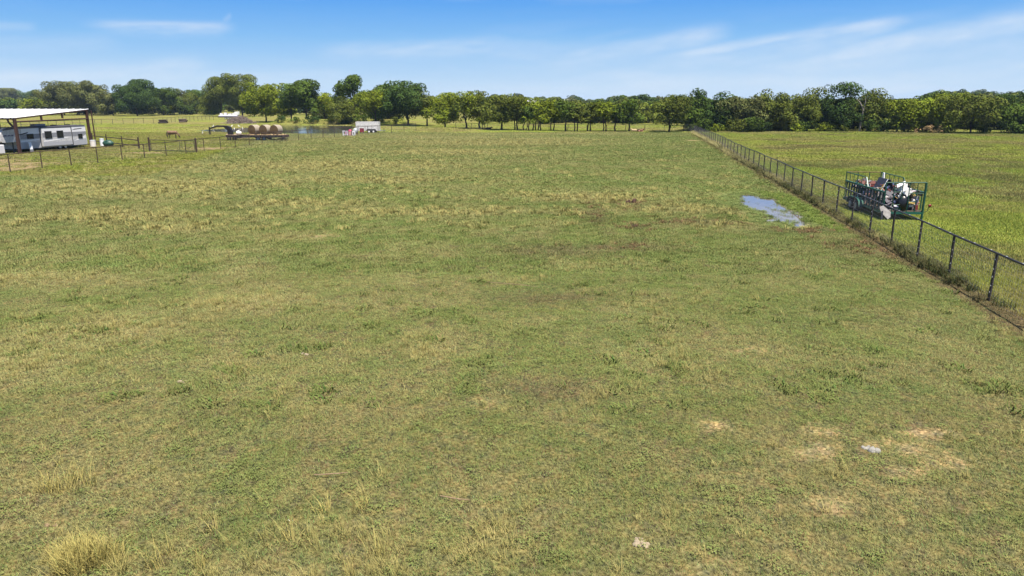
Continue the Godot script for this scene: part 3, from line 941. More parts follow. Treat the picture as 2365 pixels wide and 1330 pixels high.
func build_fences() -> void:
	var dark := mat(0.085, 0.070, 0.066, 0.5, 0.35, fleck, 3.0)
	var rust := mat(0.095, 0.052, 0.036, 0.7, 0.2, fleck, 2.0)
	var right := [Vector2(12.2, -6.4)]
	for k in 47:
		var z := -9.4 - 2.95 * k
		right.append(Vector2(fence_x(z), z))
	right.append(Vector2(36.4, -148.0))
	right.append(Vector2(35.8, -151.0))
	pipe_fence("pipe_fence", "long dark pipe and wire fence running up the right side of the pasture", right, 2.98, 1.52, 0.043, 0.035, dark, true, true)
	pipe_fence("pipe_fence", "dark pipe fence crossing from the left edge past the hay trailer to the mound", [Vector2(-50.5, -47.0), Vector2(-44.2, -63.1), Vector2(-40.3, -79.0), Vector2(-37.9, -94.0), Vector2(-35.4, -113.0), Vector2(-31.2, -127.5), Vector2(-25.6, -139.0), Vector2(-19.8, -150.0)], 3.6, 1.58, 0.045, 0.036, rust, true)
	pipe_fence("pipe_fence", "thin fence at the back of the paddock below the left oaks", [Vector2(-126.0, -152.0), Vector2(-112.8, -164.0), Vector2(-110.4, -196.0), Vector2(-101.0, -211.0), Vector2(-102.5, -232.0), Vector2(-101.5, -248.0)], 2.9, 1.5, 0.05, 0.04, dark, true)
	pipe_fence("pipe_fence", "low fence along the foot of the straight row of trees", [Vector2(35.7, -151.2), Vector2(24.0, -153.5), Vector2(8.0, -157.0), Vector2(-5.5, -163.0), Vector2(-13.0, -168.0)], 4.0, 1.3, 0.05, 0.03, dark, true)
	# brown rail fence and gate beside the camper
	var o := at(-62.0, -107.0)
	var f := thing("rail_fence", "brown two-rail pipe fence between the camper and the gate", "fence", o)
	var a := Vector2(-62.0, -107.0)
	var b := Vector2(-49.06, -95.03)
	for k in 4:
		var p := a.lerp(b, k / 3.0)
		var m := put("post", MB.new().tube([Vector3(0, -0.3, 0), Vector3(0, 1.55, 0)], [0.10 if k == 3 else 0.07], 8), rust, f)
		m.position = at(p.x, p.y) - o
	for u in [1.15, 0.42]:
		put("rail", MB.new().bar(Vector3(0, u, 0), at(b.x, b.y, u) - o, 0.055), rust, f)
	var go := at(-45.61, -90.87)
	var g := thing("pipe_gate", "wide pipe frame gate standing shut beside the rail fence", "gate", go)
	var end := at(-38.75, -88.6) - go
	for p in [Vector3.ZERO, end]:
		put("gate_post", MB.new().tube([p + Vector3(0, -0.3, 0), p + Vector3(0, 1.72, 0)], [0.11], 10), rust, g)
	var u0 := end.normalized() * 0.25
	var u1 := end - u0
	for y in [0.14, 1.42]:
		put("rail", MB.new().bar(u0 + Vector3(0, y, 0), u1 + Vector3(0, y, 0), 0.035), dark, g)
	for k in 4:
		var p := u0.lerp(u1, k / 3.0)
		put("upright", MB.new().bar(p + Vector3(0, 0.14, 0), p + Vector3(0, 1.42, 0), 0.03), dark, g)
	var gw := MB.new()
	for k in 8:
		gw.tube([u0 + Vector3(0, 0.25 + 0.14 * k, 0), u1 + Vector3(0, 0.25 + 0.14 * k, 0)], [0.003], 3, Color.WHITE, false)
	put("wire_mesh", gw, dark, g).set_meta("kind", "stuff")


# ---------------------------------------------------------------- camper and carport
func slab(poly: Array, z: float, thick: float) -> MB:
	return MB.new().prism(poly, Vector3(0, 0, z + thick), Vector3.RIGHT, Vector3.UP, Vector3(0, 0, -thick))

func rect(x0: float, y0: float, x1: float, y1: float) -> Array:
	return [Vector2(x0, y0), Vector2(x1, y0), Vector2(x1, y1), Vector2(x0, y1)]

func wheel(parent: Node, at_: Vector3, r: float, tyre: Material, rim: Material, face := 1.0) -> void:
	var w := put("wheel", MB.new().tube([at_ + Vector3(0, 0, -0.11), at_ + Vector3(0, 0, -0.08), at_ + Vector3(0, 0, 0.08), at_ + Vector3(0, 0, 0.11)], [r * 0.85, r, r, r * 0.85], 20), tyre, parent)
	put("rim", MB.new().tube([at_ + Vector3(0, 0, 0.10 * face), at_ + Vector3(0, 0, 0.125 * face)], [r * 0.58, r * 0.5], 16), rim, w)

func build_camper() -> void:
	var shell := mat(0.60, 0.59, 0.60, 0.35, 0.0, soft, 0.5)
	var pale := mat(0.70, 0.69, 0.71, 0.35)
	var grey := mat(0.28, 0.28, 0.31, 0.4, 0.0, soft, 0.7)
	var lower := mat(0.38, 0.38, 0.41, 0.35)
	var black := mat(0.02, 0.02, 0.024, 0.45)
	var glass := mat(0.012, 0.014, 0.018, 0.06)
	var dark_roof := mat(0.10, 0.095, 0.11, 0.7)
	var t := thing("camper", "long grey and white fifth-wheel camper parked under the open carport", "camper", at(-59.9, -87.9), atan2(0.981, 0.194))
	put("body", slab([Vector2(0, 0.42), Vector2(10.7, 0.42), Vector2(10.8, 0.6), Vector2(10.8, 2.86), Vector2(10.65, 2.96), Vector2(-1.3, 2.96), Vector2(-2.0, 2.74), Vector2(-2.4, 2.25), Vector2(-2.4, 1.45), Vector2(-2.2, 1.30), Vector2(0, 1.30)], -2.5, 2.5), shell, t)
	put("roof_edge", slab([Vector2(0.3, 2.84), Vector2(10.75, 2.84), Vector2(10.6, 2.99), Vector2(-1.3, 2.99), Vector2(-2.06, 2.76), Vector2(-1.9, 2.70), Vector2(-0.6, 2.80)], 0.0, 0.03), dark_roof, t)
	put("roof", MB.new().box(Vector3(4.7, 2.985, -1.25), Vector3(11.9, 0.04, 2.46)), dark_roof, t)
	var ac := put("air_conditioner", MB.new().bevel(Vector3(4.4, 3.15, -1.2), Vector3(1.5, 0.30, 0.8), 0.08), mat(0.28, 0.27, 0.30, 0.5), t)
	put("base", MB.new().box(Vector3(4.4, 3.015, -1.2), Vector3(1.9, 0.05, 1.0)), black, ac)
	for x in [6.6, 8.9]:
		put("roof_vent", MB.new().bevel(Vector3(x, 3.06, -1.0), Vector3(0.5, 0.14, 0.45), 0.04), black, t)
	put("upper_band", slab(rect(0.55, 2.15, 10.78, 2.82), 0.0, 0.006), pale, t)
	put("grey_stripe", slab(rect(0.3, 1.58, 10.79, 2.14), 0.0, 0.006), grey, t)
	put("lower_band", slab(rect(0.02, 0.45, 10.72, 1.18), 0.0, 0.006), lower, t)
	put("swoosh", slab([Vector2(0.3, 1.22), Vector2(3.0, 1.38), Vector2(3.1, 1.52), Vector2(0.3, 1.42)], 0.0, 0.009), pale, t)
	put("swoosh", slab([Vector2(0.1, 2.05), Vector2(1.3, 2.22), Vector2(1.6, 2.42), Vector2(0.1, 2.16)], 0.0, 0.010), black, t)
	put("swoosh", slab([Vector2(8.4, 2.40), Vector2(10.2, 2.52), Vector2(10.0, 2.60), Vector2(8.9, 2.54)], 0.0, 0.010), black, t)
	put("swoosh", slab([Vector2(8.3, 0.95), Vector2(10.6, 1.25), Vector2(10.7, 1.75), Vector2(10.3, 1.55), Vector2(9.5, 1.25)], 0.0, 0.009), pale, t)
	# dark slanted lettering on the nose, too small to read
	var word := MB.new()
	for k in 9:
		word.box(Vector3(-2.0 + k * 0.165, 2.10, 0.004), Vector3(0.06 + 0.05 * (k % 3), 0.15, 0.008), Basis(Vector3.BACK, -0.25))
	word.box(Vector3(-1.35, 2.015, 0.004), Vector3(1.5, 0.025, 0.008))
	put("nose_lettering", word, mat(0.07, 0.06, 0.12, 0.5), t)
	var w1 := put("window", slab(rect(1.25, 1.56, 2.25, 2.18), 0.006, 0.03), black, t)
	put("pane", slab(rect(1.32, 1.62, 2.18, 2.12), 0.036, 0.004), glass, w1)
	var w2 := put("window", slab(rect(9.35, 1.22, 10.1, 1.86), 0.006, 0.03), black, t)
	put("pane", slab(rect(9.41, 1.28, 10.04, 1.80), 0.036, 0.004), glass, w2)
	var so := put("slide_out", MB.new().box(Vector3(5.6, 1.68, 0.15), Vector3(4.7, 2.22, 0.30)), shell, t)
	put("slide_seal", slab(rect(3.20, 0.5, 3.25, 2.84), 0.0, 0.06), black, so)
	put("slide_seal", slab(rect(7.95, 0.5, 8.06, 2.84), 0.0, 0.32), black, so)
	put("slide_seal", slab(rect(3.25, 2.79, 7.95, 2.86), 0.0, 0.32), black, so)
	put("upper_band", slab(rect(3.3, 2.2, 7.9, 2.74), 0.30, 0.006), pale, so)
	put("grey_stripe", slab(rect(3.3, 1.66, 7.9, 2.19), 0.30, 0.006), grey, so)
	put("swoosh", slab([Vector2(3.4, 1.10), Vector2(5.5, 1.22), Vector2(7.8, 1.52), Vector2(7.0, 1.56), Vector2(5.0, 1.34), Vector2(3.4, 1.24)], 0.30, 0.009), pale, so)
	put("lower_band", slab(rect(3.3, 0.6, 7.9, 1.06), 0.30, 0.006), lower, so)
	for x in [[3.65, 4.75], [5.55, 6.6]]:
		var w := put("window", slab(rect(x[0], 1.50, x[1], 2.42), 0.306, 0.03), black, so)
		put("pane", slab(rect(x[0] + 0.07, 1.57, x[1] - 0.07, 2.35), 0.336, 0.004), glass, w)
	var rubber := mat(0.02, 0.02, 0.02, 0.9)
	for x in [6.2, 7.1]:
		wheel(t, Vector3(x, 0.36, -0.2), 0.36, rubber, pale)
		wheel(t, Vector3(x, 0.36, -2.3), 0.36, rubber, pale, -1.0)
	put("chassis", MB.new().box(Vector3(5.3, 0.36, -1.25), Vector3(10.4, 0.12, 2.0)), black, t)
	put("pin_box", MB.new().box(Vector3(-1.5, 1.15, -1.25), Vector3(1.1, 0.32, 0.5)), black, t)
	for x in [-0.3, 9.8]:
		put("leg", MB.new().box(Vector3(x, 0.25, -0.35), Vector3(0.1, 0.5, 0.1)), black, t)
		put("leg", MB.new().box(Vector3(x, 0.25, -2.15), Vector3(0.1, 0.5, 0.1)), black, t)
	for z in [-0.2, -2.3]:
		put("landing_leg", MB.new().box(Vector3(-0.7, 0.65, z), Vector3(0.12, 1.3, 0.12)), black, t)
	# things round the camper
	var wp := mat(0.70, 0.72, 0.76, 0.5)
	var cab := thing("storage_cabinet", "white box cabinet standing under the camper nose", "cabinet", at(-59.4, -85.3), 1.37)
	put("cabinet_body", MB.new().bevel(Vector3(-0.9, 0.6, -0.6), Vector3(1.0, 1.0, 0.7), 0.03), wp, cab)
	put("cabinet_door", MB.new().box(Vector3(-0.9, 0.6, -0.24), Vector3(0.9, 0.9, 0.02)), mat(0.62, 0.60, 0.63, 0.4), cab)
	for x in [-1.3, -0.5]:
		put("foot", MB.new().box(Vector3(x, 0.03, -0.6), Vector3(0.1, 0.16, 0.6)), black, cab)
	var board := thing("white_board", "white board leaning on the camper side right of the carport post", "board", at(-59.35, -88.95), 1.37)
	put("panel", MB.new().box(Vector3(0, 0.75, 0.12), Vector3(0.42, 0.85, 0.03), Basis(Vector3.RIGHT, -0.12)), wp, board)
	put("foot_rail", MB.new().box(Vector3(0, 0.16, 0.18), Vector3(0.44, 0.32, 0.06)), mat(0.2, 0.2, 0.22), board)
	var tank := mat(0.66, 0.62, 0.58, 0.45)
	for e in [[-57.6, -99.4, "cream plastic drum at the rear corner of the camper", 0.36, 0.85], [-57.0, -100.6, "white bucket on a stand right of the camper", 0.27, 1.0]]:
		var d := thing("drum", e[2], "drum", at(e[0], e[1]), 0.0, "drums behind the camper")
		put("drum_body", MB.new().tube([Vector3(0, 0, 0), Vector3(0, e[4] * 0.1, 0), Vector3(0, e[4] * 0.9, 0), Vector3(0, e[4], 0)], [e[3] * 0.88, e[3], e[3] * 1.04, e[3] * 0.8], 16), tank if e[3] > 0.3 else wp, d)
		put("lid", MB.new().tube([Vector3(0, e[4], 0), Vector3(0, e[4] + 0.06, 0)], [e[3] * 1.06, e[3] * 1.0], 16), wp, d)
	var tub := thing("garden_tub", "dark green rounded tub lying right of the white bucket", "tub", at(-55.6, -99.6))
	put("tub_body", MB.new().ball(Vector3(0, 0.42, 0), Vector3(0.75, 0.48, 0.5), 16, 10, Color.WHITE, 0.15, nc), mat(0.012, 0.055, 0.040, 0.5), tub)
	put("tub_rim", MB.new().tube([Vector3(-0.72, 0.55, 0.1), Vector3(0, 0.78, 0.42), Vector3(0.72, 0.55, 0.1)], [0.04], 6), mat(0.015, 0.07, 0.05, 0.5), tub)
	# carport
	var brown := mat(0.115, 0.052, 0.036, 0.6, 0.1, fleck, 1.2)
	var o := at(-58.45, -85.65)
	var c := thing("carport", "open carport of brown posts with a white metal roof over the camper", "carport", o)
	var e1 := Vector3(0, 4.2, 0)
	var e2 := Vector3(-1.3, 4.98, -17.0)
	var across := Vector3(-14.0, 0, -0.6)
	var right := across.normalized() * -1.0
	var slope := (e2 - e1)
	var up := slope.cross(across).normalized()
	if up.y < 0.0: up = -up
	var roof_m := mat(0.80, 0.80, 0.82, 0.4, 0.0, soft, 0.4)
	for k in 15:
		var s := MB.new()
		var u := 0.05 - k
		var base := e1 + right * u - slope.normalized() * 0.5
		var len_ := slope * (1.0 + 1.2 / slope.length())
		var prof := [[0.0, 0.0], [0.10, 0.05], [0.18, 0.05], [0.28, 0.0], [0.42, 0.0], [0.48, 0.02], [0.54, 0.0], [0.66, 0.0], [0.72, 0.02], [0.78, 0.0], [0.98, 0.0]]
		for i in prof.size() - 1:
			var p: Vector3 = base - right * prof[i][0] + up * prof[i][1]
			var q: Vector3 = base - right * prof[i + 1][0] + up * prof[i + 1][1]
			s.quad(q, p, p + len_, q + len_)
			s.quad(p - up * 0.012, q - up * 0.012, q - up * 0.012 + len_, p - up * 0.012 + len_)
			s.quad(q, q - up * 0.012, p - up * 0.012, p)
		put("roof_sheet", s, roof_m, c)
	var beam := -up * 0.12
	for k in 2:
		var off := across * k * 0.93
		for e in [e1, e1 + slope]:
			var foot: Vector3 = Vector3(e.x, 0, e.z) + off
			put("post", MB.new().box((foot + e + off) * 0.5 + Vector3(0, -0.16, 0), Vector3(0.28, e.y + 0.1, 0.28)), brown, c)
	put("post", MB.new().box(e1 + slope + Vector3(0.45, -2.6, -0.4), Vector3(0.12, 4.9, 0.12)), brown, c)
	for k in [0.33, 0.62]:
		put("short_post", MB.new().box(e1 + slope * k + Vector3(0, -0.42, 0), Vector3(0.18, 0.7, 0.18)), brown, c)
	put("side_beam", MB.new().bar(e1 + Vector3(0, -0.48, 0), e1 + slope + Vector3(0, -1.25, 0), 0.09, 8), brown, c)
	put("eave_beam", MB.new().bar(e1 + beam, e1 + beam + across, 0.10, 8), brown, c)
	put("eave_beam", MB.new().bar(e2 + beam, e2 + beam + across, 0.10, 8), brown, c)
	put("rafter", MB.new().bar(e1 + beam, e2 + beam, 0.08, 8), brown, c)
	put("rafter", MB.new().bar(e1 + beam + across * 0.5, e2 + beam + across * 0.5, 0.08, 8), brown, c)
	put("brace", MB.new().tube([e1 + right * -0.85 + Vector3(0, -0.1, 0), e1 + right * -0.75 + Vector3(0, -0.55, 0), e1 + Vector3(0, -1.35, 0)], [0.11], 8), brown, c)


# ---------------------------------------------------------------- trailers and hay
func build_hay_trailer() -> void:
	var steel := mat(0.035, 0.026, 0.026, 0.55, 0.3, fleck, 1.0)
	var rust := mat(0.105, 0.045, 0.035, 0.8, 0.1, fleck, 1.5)
	var wood := mat(0.36, 0.25, 0.15, 0.9, 0.0, fleck, 0.8)
	var rubber := mat(0.02, 0.02, 0.02, 0.9)
	var t := thing("gooseneck_trailer", "long dark gooseneck flatbed trailer carrying three hay bales", "trailer", at(-48.7, -115.6), -0.06)
	put("deck", MB.new().box(Vector3(7.8, 0.90, -1.25), Vector3(9.2, 0.07, 2.5)), wood, t)
	put("side_rail", MB.new().box(Vector3(7.8, 0.74, 0.03), Vector3(9.25, 0.34, 0.06)), steel, t)
	put("side_rail", MB.new().box(Vector3(7.8, 0.74, -2.53), Vector3(9.25, 0.34, 0.06)), steel, t)
	for k in 6:
		put("stake_pocket", MB.new().box(Vector3(3.9 + k * 1.55, 0.76, 0.085), Vector3(0.12, 0.16, 0.05)), rust, t)
	put("tail_beam", MB.new().box(Vector3(12.25, 0.72, -1.25), Vector3(0.4, 0.36, 2.62)), rust, t)
	put("bumper", MB.new().box(Vector3(11.9, 0.36, -1.25), Vector3(0.9, 0.1, 2.3)), steel, t)
	put("neck_riser", MB.new().prism([Vector2(3.1, 0.55), Vector2(3.75, 0.55), Vector2(3.7, 1.5), Vector2(3.45, 2.15), Vector2(2.95, 2.34), Vector2(2.0, 2.34), Vector2(2.6, 2.05), Vector2(3.05, 1.6)], Vector3(0, 0, -0.9), Vector3.RIGHT, Vector3.UP, Vector3(0, 0, -0.7)), steel, t)
	put("neck_arm", MB.new().tube([Vector3(3.0, 2.22, -1.25), Vector3(1.3, 2.26, -1.25), Vector3(0.6, 2.05, -1.25), Vector3(0.0, 1.85, -1.25)], [0.13, 0.13, 0.12, 0.11], 8), steel, t)
	put("coupler", MB.new().tube([Vector3(0.0, 0.95, -1.25), Vector3(0.0, 2.1, -1.25)], [0.11], 10), steel, t)
	for x in [3.35, 3.75]:
		put("landing_leg", MB.new().box(Vector3(x, 0.33, -0.25), Vector3(0.16, 0.75, 0.16)), rust, t)
		put("landing_leg", MB.new().box(Vector3(x, 0.33, -2.25), Vector3(0.16, 0.75, 0.16)), rust, t)
	for x in [8.3, 9.3]:
		wheel(t, Vector3(x, 0.36, -0.18), 0.36, rubber, mat(0.16, 0.22, 0.26, 0.5, 0.3))
		wheel(t, Vector3(x, 0.36, -2.32), 0.36, rubber, mat(0.16, 0.22, 0.26, 0.5, 0.3), -1.0)
	put("axle_frame", MB.new().box(Vector3(8.8, 0.5, -1.25), Vector3(2.2, 0.16, 1.7)), steel, t)
	# bales, rolled, lying on their round sides
	var wrap := mat(0.52, 0.44, 0.34, 0.9, 0.0, fleck, 1.6)
	var face := mat(0.22, 0.135, 0.058, 0.95, 0.0, fleck, 2.4)
	var names := ["round hay bale nearest the gooseneck on the flatbed trailer", "middle round hay bale on the flatbed trailer", "round hay bale at the tail end of the flatbed trailer"]
	var bx := [7.45, 9.25, 11.0]
	for k in 3:
		var p := t.transform * Vector3(bx[k], 0.93, -1.15)
		var b := thing("hay_bale", names[k], "hay bale", p, -0.42 + 0.06 * k, "hay bales on the flatbed")
		var pts := []
		var rad := []
		for i in 9:
			pts.append(Vector3(0, 0.78, -0.65 + 1.3 * i / 8.0))
			rad.append(0.79 + 0.02 * sin(i * 2.1 + k) - (0.05 if i == 0 or i == 8 else 0.0))
		put("roll", MB.new().tube(pts, rad, 28), wrap, b)
		var f := MB.new()
		for i in 7:
			f.tube([Vector3(0, 0.78, 0.64), Vector3(0, 0.78, 0.655 + 0.012 * i)], [0.76 - 0.105 * i], 22)
		put("end_face", f, face, b)
	var sack := thing("white_sack", "white rounded sack lying on the bare part of the flatbed deck", "sack", t.transform * Vector3(4.9, 0.93, -0.9))
	put("sack_body", MB.new().ball(Vector3(0, 0.28, 0), Vector3(0.46, 0.34, 0.36), 14, 9, Color.WHITE, 0.3, nc), mat(0.75, 0.72, 0.64, 0.8), sack)
	put("sack_neck", MB.new().tube([Vector3(0.36, 0.34, 0), Vector3(0.52, 0.42, 0.05)], [0.1, 0.05], 8), mat(0.68, 0.64, 0.56, 0.8), sack)
	# loose hay left on the deck
	var hay := MB.new()
	for i in 500:
		var q := Vector3(lerpf(6.4, 12.2, rng.randf()), 0.945 + 0.05 * rng.randf(), lerpf(-2.4, 0.0, rng.randf()))
		var d := Vector3(rng.randfn(), 0.25 * rng.randfn(), rng.randfn()).normalized() * 0.18
		var s := Vector3(-d.z, 0.1, d.x).normalized() * 0.02
		hay.quad(t.transform * (q - d - s), t.transform * (q + d - s), t.transform * (q + d + s), t.transform * (q - d + s))
	tag(put("loose_hay", hay, mat(0.46, 0.33, 0.17, 0.95)), "loose hay scattered on the flatbed deck under the bales", "hay", "", "stuff")
	var pile := thing("lumber_pile", "pale pile of boards on the ground behind the gooseneck", "lumber", at(-46.9, -121.5), 0.1)
	var pm := mat(0.52, 0.37, 0.27, 0.85, 0.0, fleck, 1.0)
	for k in 11:
		put("board", MB.new().box(Vector3(0.9 + rng.randfn() * 0.4, 0.1 + 0.09 * (k % 6), rng.randfn() * 0.3), Vector3(1.9 + rng.randf(), 0.08, 0.26), Basis(Vector3.UP, rng.randfn() * 0.18) * Basis(Vector3.BACK, rng.randfn() * 0.03)), pm, pile)
	for k in 2:
		put("block", MB.new().bevel(Vector3(-0.6 + k * 1.3, 0.62, 0.1), Vector3(0.55, 0.4, 0.4), 0.1), pm, pile)

func build_cargo_trailer() -> void:
	var white := mat(0.74, 0.71, 0.70, 0.4, 0.0, soft, 0.6)
	var seam := mat(0.14, 0.14, 0.15, 0.6)
	var black := mat(0.025, 0.018, 0.022, 0.5)
	var t := thing("cargo_trailer", "white boxy livestock trailer with black fender parked behind the fence", "trailer", at(-31.0, -144.4), 0.02)
	put("frame", MB.new().box(Vector3(2.25, 1.26, -1.0), Vector3(4.44, 1.60, 1.94)), seam, t)
	put("upper_panel", MB.new().box(Vector3(2.25, 1.80, 0.0), Vector3(4.5, 0.60, 0.06)), white, t)
	for e in [[0.0, 0.42], [0.50, 1.78], [1.86, 3.12], [3.20, 4.5]]:
		put("lower_panel", MB.new().box(Vector3((e[0] + e[1]) * 0.5, 0.98, 0.0), Vector3(e[1] - e[0], 0.98, 0.06)), white, t)
	put("rear_door", MB.new().box(Vector3(-0.01, 1.27, -1.0), Vector3(0.06, 1.6, 1.9)), mat(0.60, 0.61, 0.68, 0.4), t)
	put("front_wall", MB.new().box(Vector3(4.51, 1.27, -1.0), Vector3(0.06, 1.6, 1.9)), white, t)
	put("roof", MB.new().bevel(Vector3(2.25, 2.12, -1.0), Vector3(4.6, 0.10, 2.12), 0.03), white, t)
	var fender := [Vector2(2.0, 0.45), Vector2(2.1, 0.45), Vector2(2.35, 0.72), Vector2(3.75, 0.72), Vector2(4.0, 0.45), Vector2(4.1, 0.45), Vector2(3.85, 0.82), Vector2(2.25, 0.82)]
	put("fender", slab(fender, 0.04, 0.26), black, t)
	for x in [2.62, 3.48]:
		wheel(t, Vector3(x, 0.33, 0.14), 0.33, black, mat(0.72, 0.72, 0.74, 0.4))
		wheel(t, Vector3(x, 0.33, -2.1), 0.33, black, mat(0.72, 0.72, 0.74, 0.4), -1.0)
	put("tongue", MB.new().prism([Vector2(4.5, -0.1), Vector2(5.6, -0.94), Vector2(5.75, -1.0), Vector2(5.6, -1.06), Vector2(4.5, -1.9)], Vector3(0, 0.5, 0), Vector3.RIGHT, Vector3.BACK, Vector3(0, -0.1, 0)), seam, t)
	put("tongue_jack", MB.new().tube([Vector3(5.4, 0.05, -1.0), Vector3(5.4, 0.85, -1.0)], [0.06], 8), black, t)
	# odds and ends left of it
	var w := mat(0.74, 0.72, 0.76, 0.5)
	var red := mat(0.26, 0.020, 0.035, 0.5, 0.0, soft, 1.0)
	var box := thing("red_bin", "dark red metal bin on short legs before the white livestock trailer", "bin", at(-29.6, -141.2))
	put("bin_body", MB.new().bevel(Vector3(0.35, 0.60, -0.3), Vector3(0.72, 0.72, 0.6), 0.04), red, box)
	put("bin_lid", MB.new().box(Vector3(0.35, 0.98, -0.3), Vector3(0.78, 0.05, 0.66)), red, box)
	for x in [0.05, 0.65]:
		put("leg", MB.new().box(Vector3(x, 0.12, -0.05), Vector3(0.08, 0.26, 0.08)), seam, box)
		put("leg", MB.new().box(Vector3(x, 0.12, -0.55), Vector3(0.08, 0.26, 0.08)), seam, box)
	var tk := thing("grey_tank", "grey rounded tank between the striped chest and the livestock trailer", "tank", at(-30.2, -140.2))
	put("tank_body", MB.new().ball(Vector3(0, 0.55, 0), Vector3(0.5, 0.58, 0.45), 14, 10), mat(0.34, 0.37, 0.40, 0.5), tk)
	put("tank_stand", MB.new().box(Vector3(0, 0.06, 0), Vector3(0.8, 0.14, 0.6)), mat(0.16, 0.10, 0.06), tk)
	var bench := thing("white_bench", "white framed bench with a pink cloth, leftmost of the clutter", "bench", at(-31.1, -133.6))
	for x in [0.0, 0.75]:
		put("leg", MB.new().box(Vector3(x, 0.38, 0), Vector3(0.1, 0.8, 0.1)), w, bench)
		put("leg", MB.new().box(Vector3(x, 0.38, -0.5), Vector3(0.1, 0.8, 0.1)), w, bench)
	put("bench_top", MB.new().box(Vector3(0.375, 0.82, -0.25), Vector3(0.95, 0.07, 0.62)), w, bench)
	put("stretcher", MB.new().box(Vector3(0.375, 0.16, 0.0), Vector3(0.65, 0.1, 0.08)), w, bench)
	put("cloth", MB.new().box(Vector3(0.55, 0.50, 0.02), Vector3(0.35, 0.55, 0.06)), mat(0.62, 0.36, 0.52, 0.8), bench)
	var chest := thing("striped_chest", "tall chest with red round top and orange stripes amid the clutter", "chest", at(-30.05, -133.4))
	put("chest_body", MB.new().box(Vector3(0.25, 0.40, -0.25), Vector3(0.55, 0.80, 0.5)), mat(0.50, 0.26, 0.28, 0.6), chest)
	put("chest_top", MB.new().ball(Vector3(0.25, 0.82, -0.25), Vector3(0.32, 0.30, 0.28), 14, 8), mat(0.45, 0.03, 0.10, 0.5), chest)
	for y in [0.32, 0.62]:
		put("stripe", MB.new().box(Vector3(0.28, y, 0.012), Vector3(0.42, 0.11, 0.02)), mat(0.72, 0.40, 0.20, 0.6), chest)
	for x in [-0.06, 0.57]:
		put("corner_post", MB.new().box(Vector3(x, 0.42, 0.0), Vector3(0.09, 0.9, 0.09)), mat(0.06, 0.03, 0.12), chest)
	var crate := thing("white_crate", "white framed crate with a dark opening right of the striped chest", "crate", at(-29.35, -133.4))
	put("frame", slab([Vector2(0, 0), Vector2(0.5, 0), Vector2(0.5, 0.85), Vector2(0, 0.85)], -0.4, 0.4), w, crate)
	put("opening", MB.new().box(Vector3(0.25, 0.40, 0.003), Vector3(0.22, 0.44, 0.02)), seam, crate)

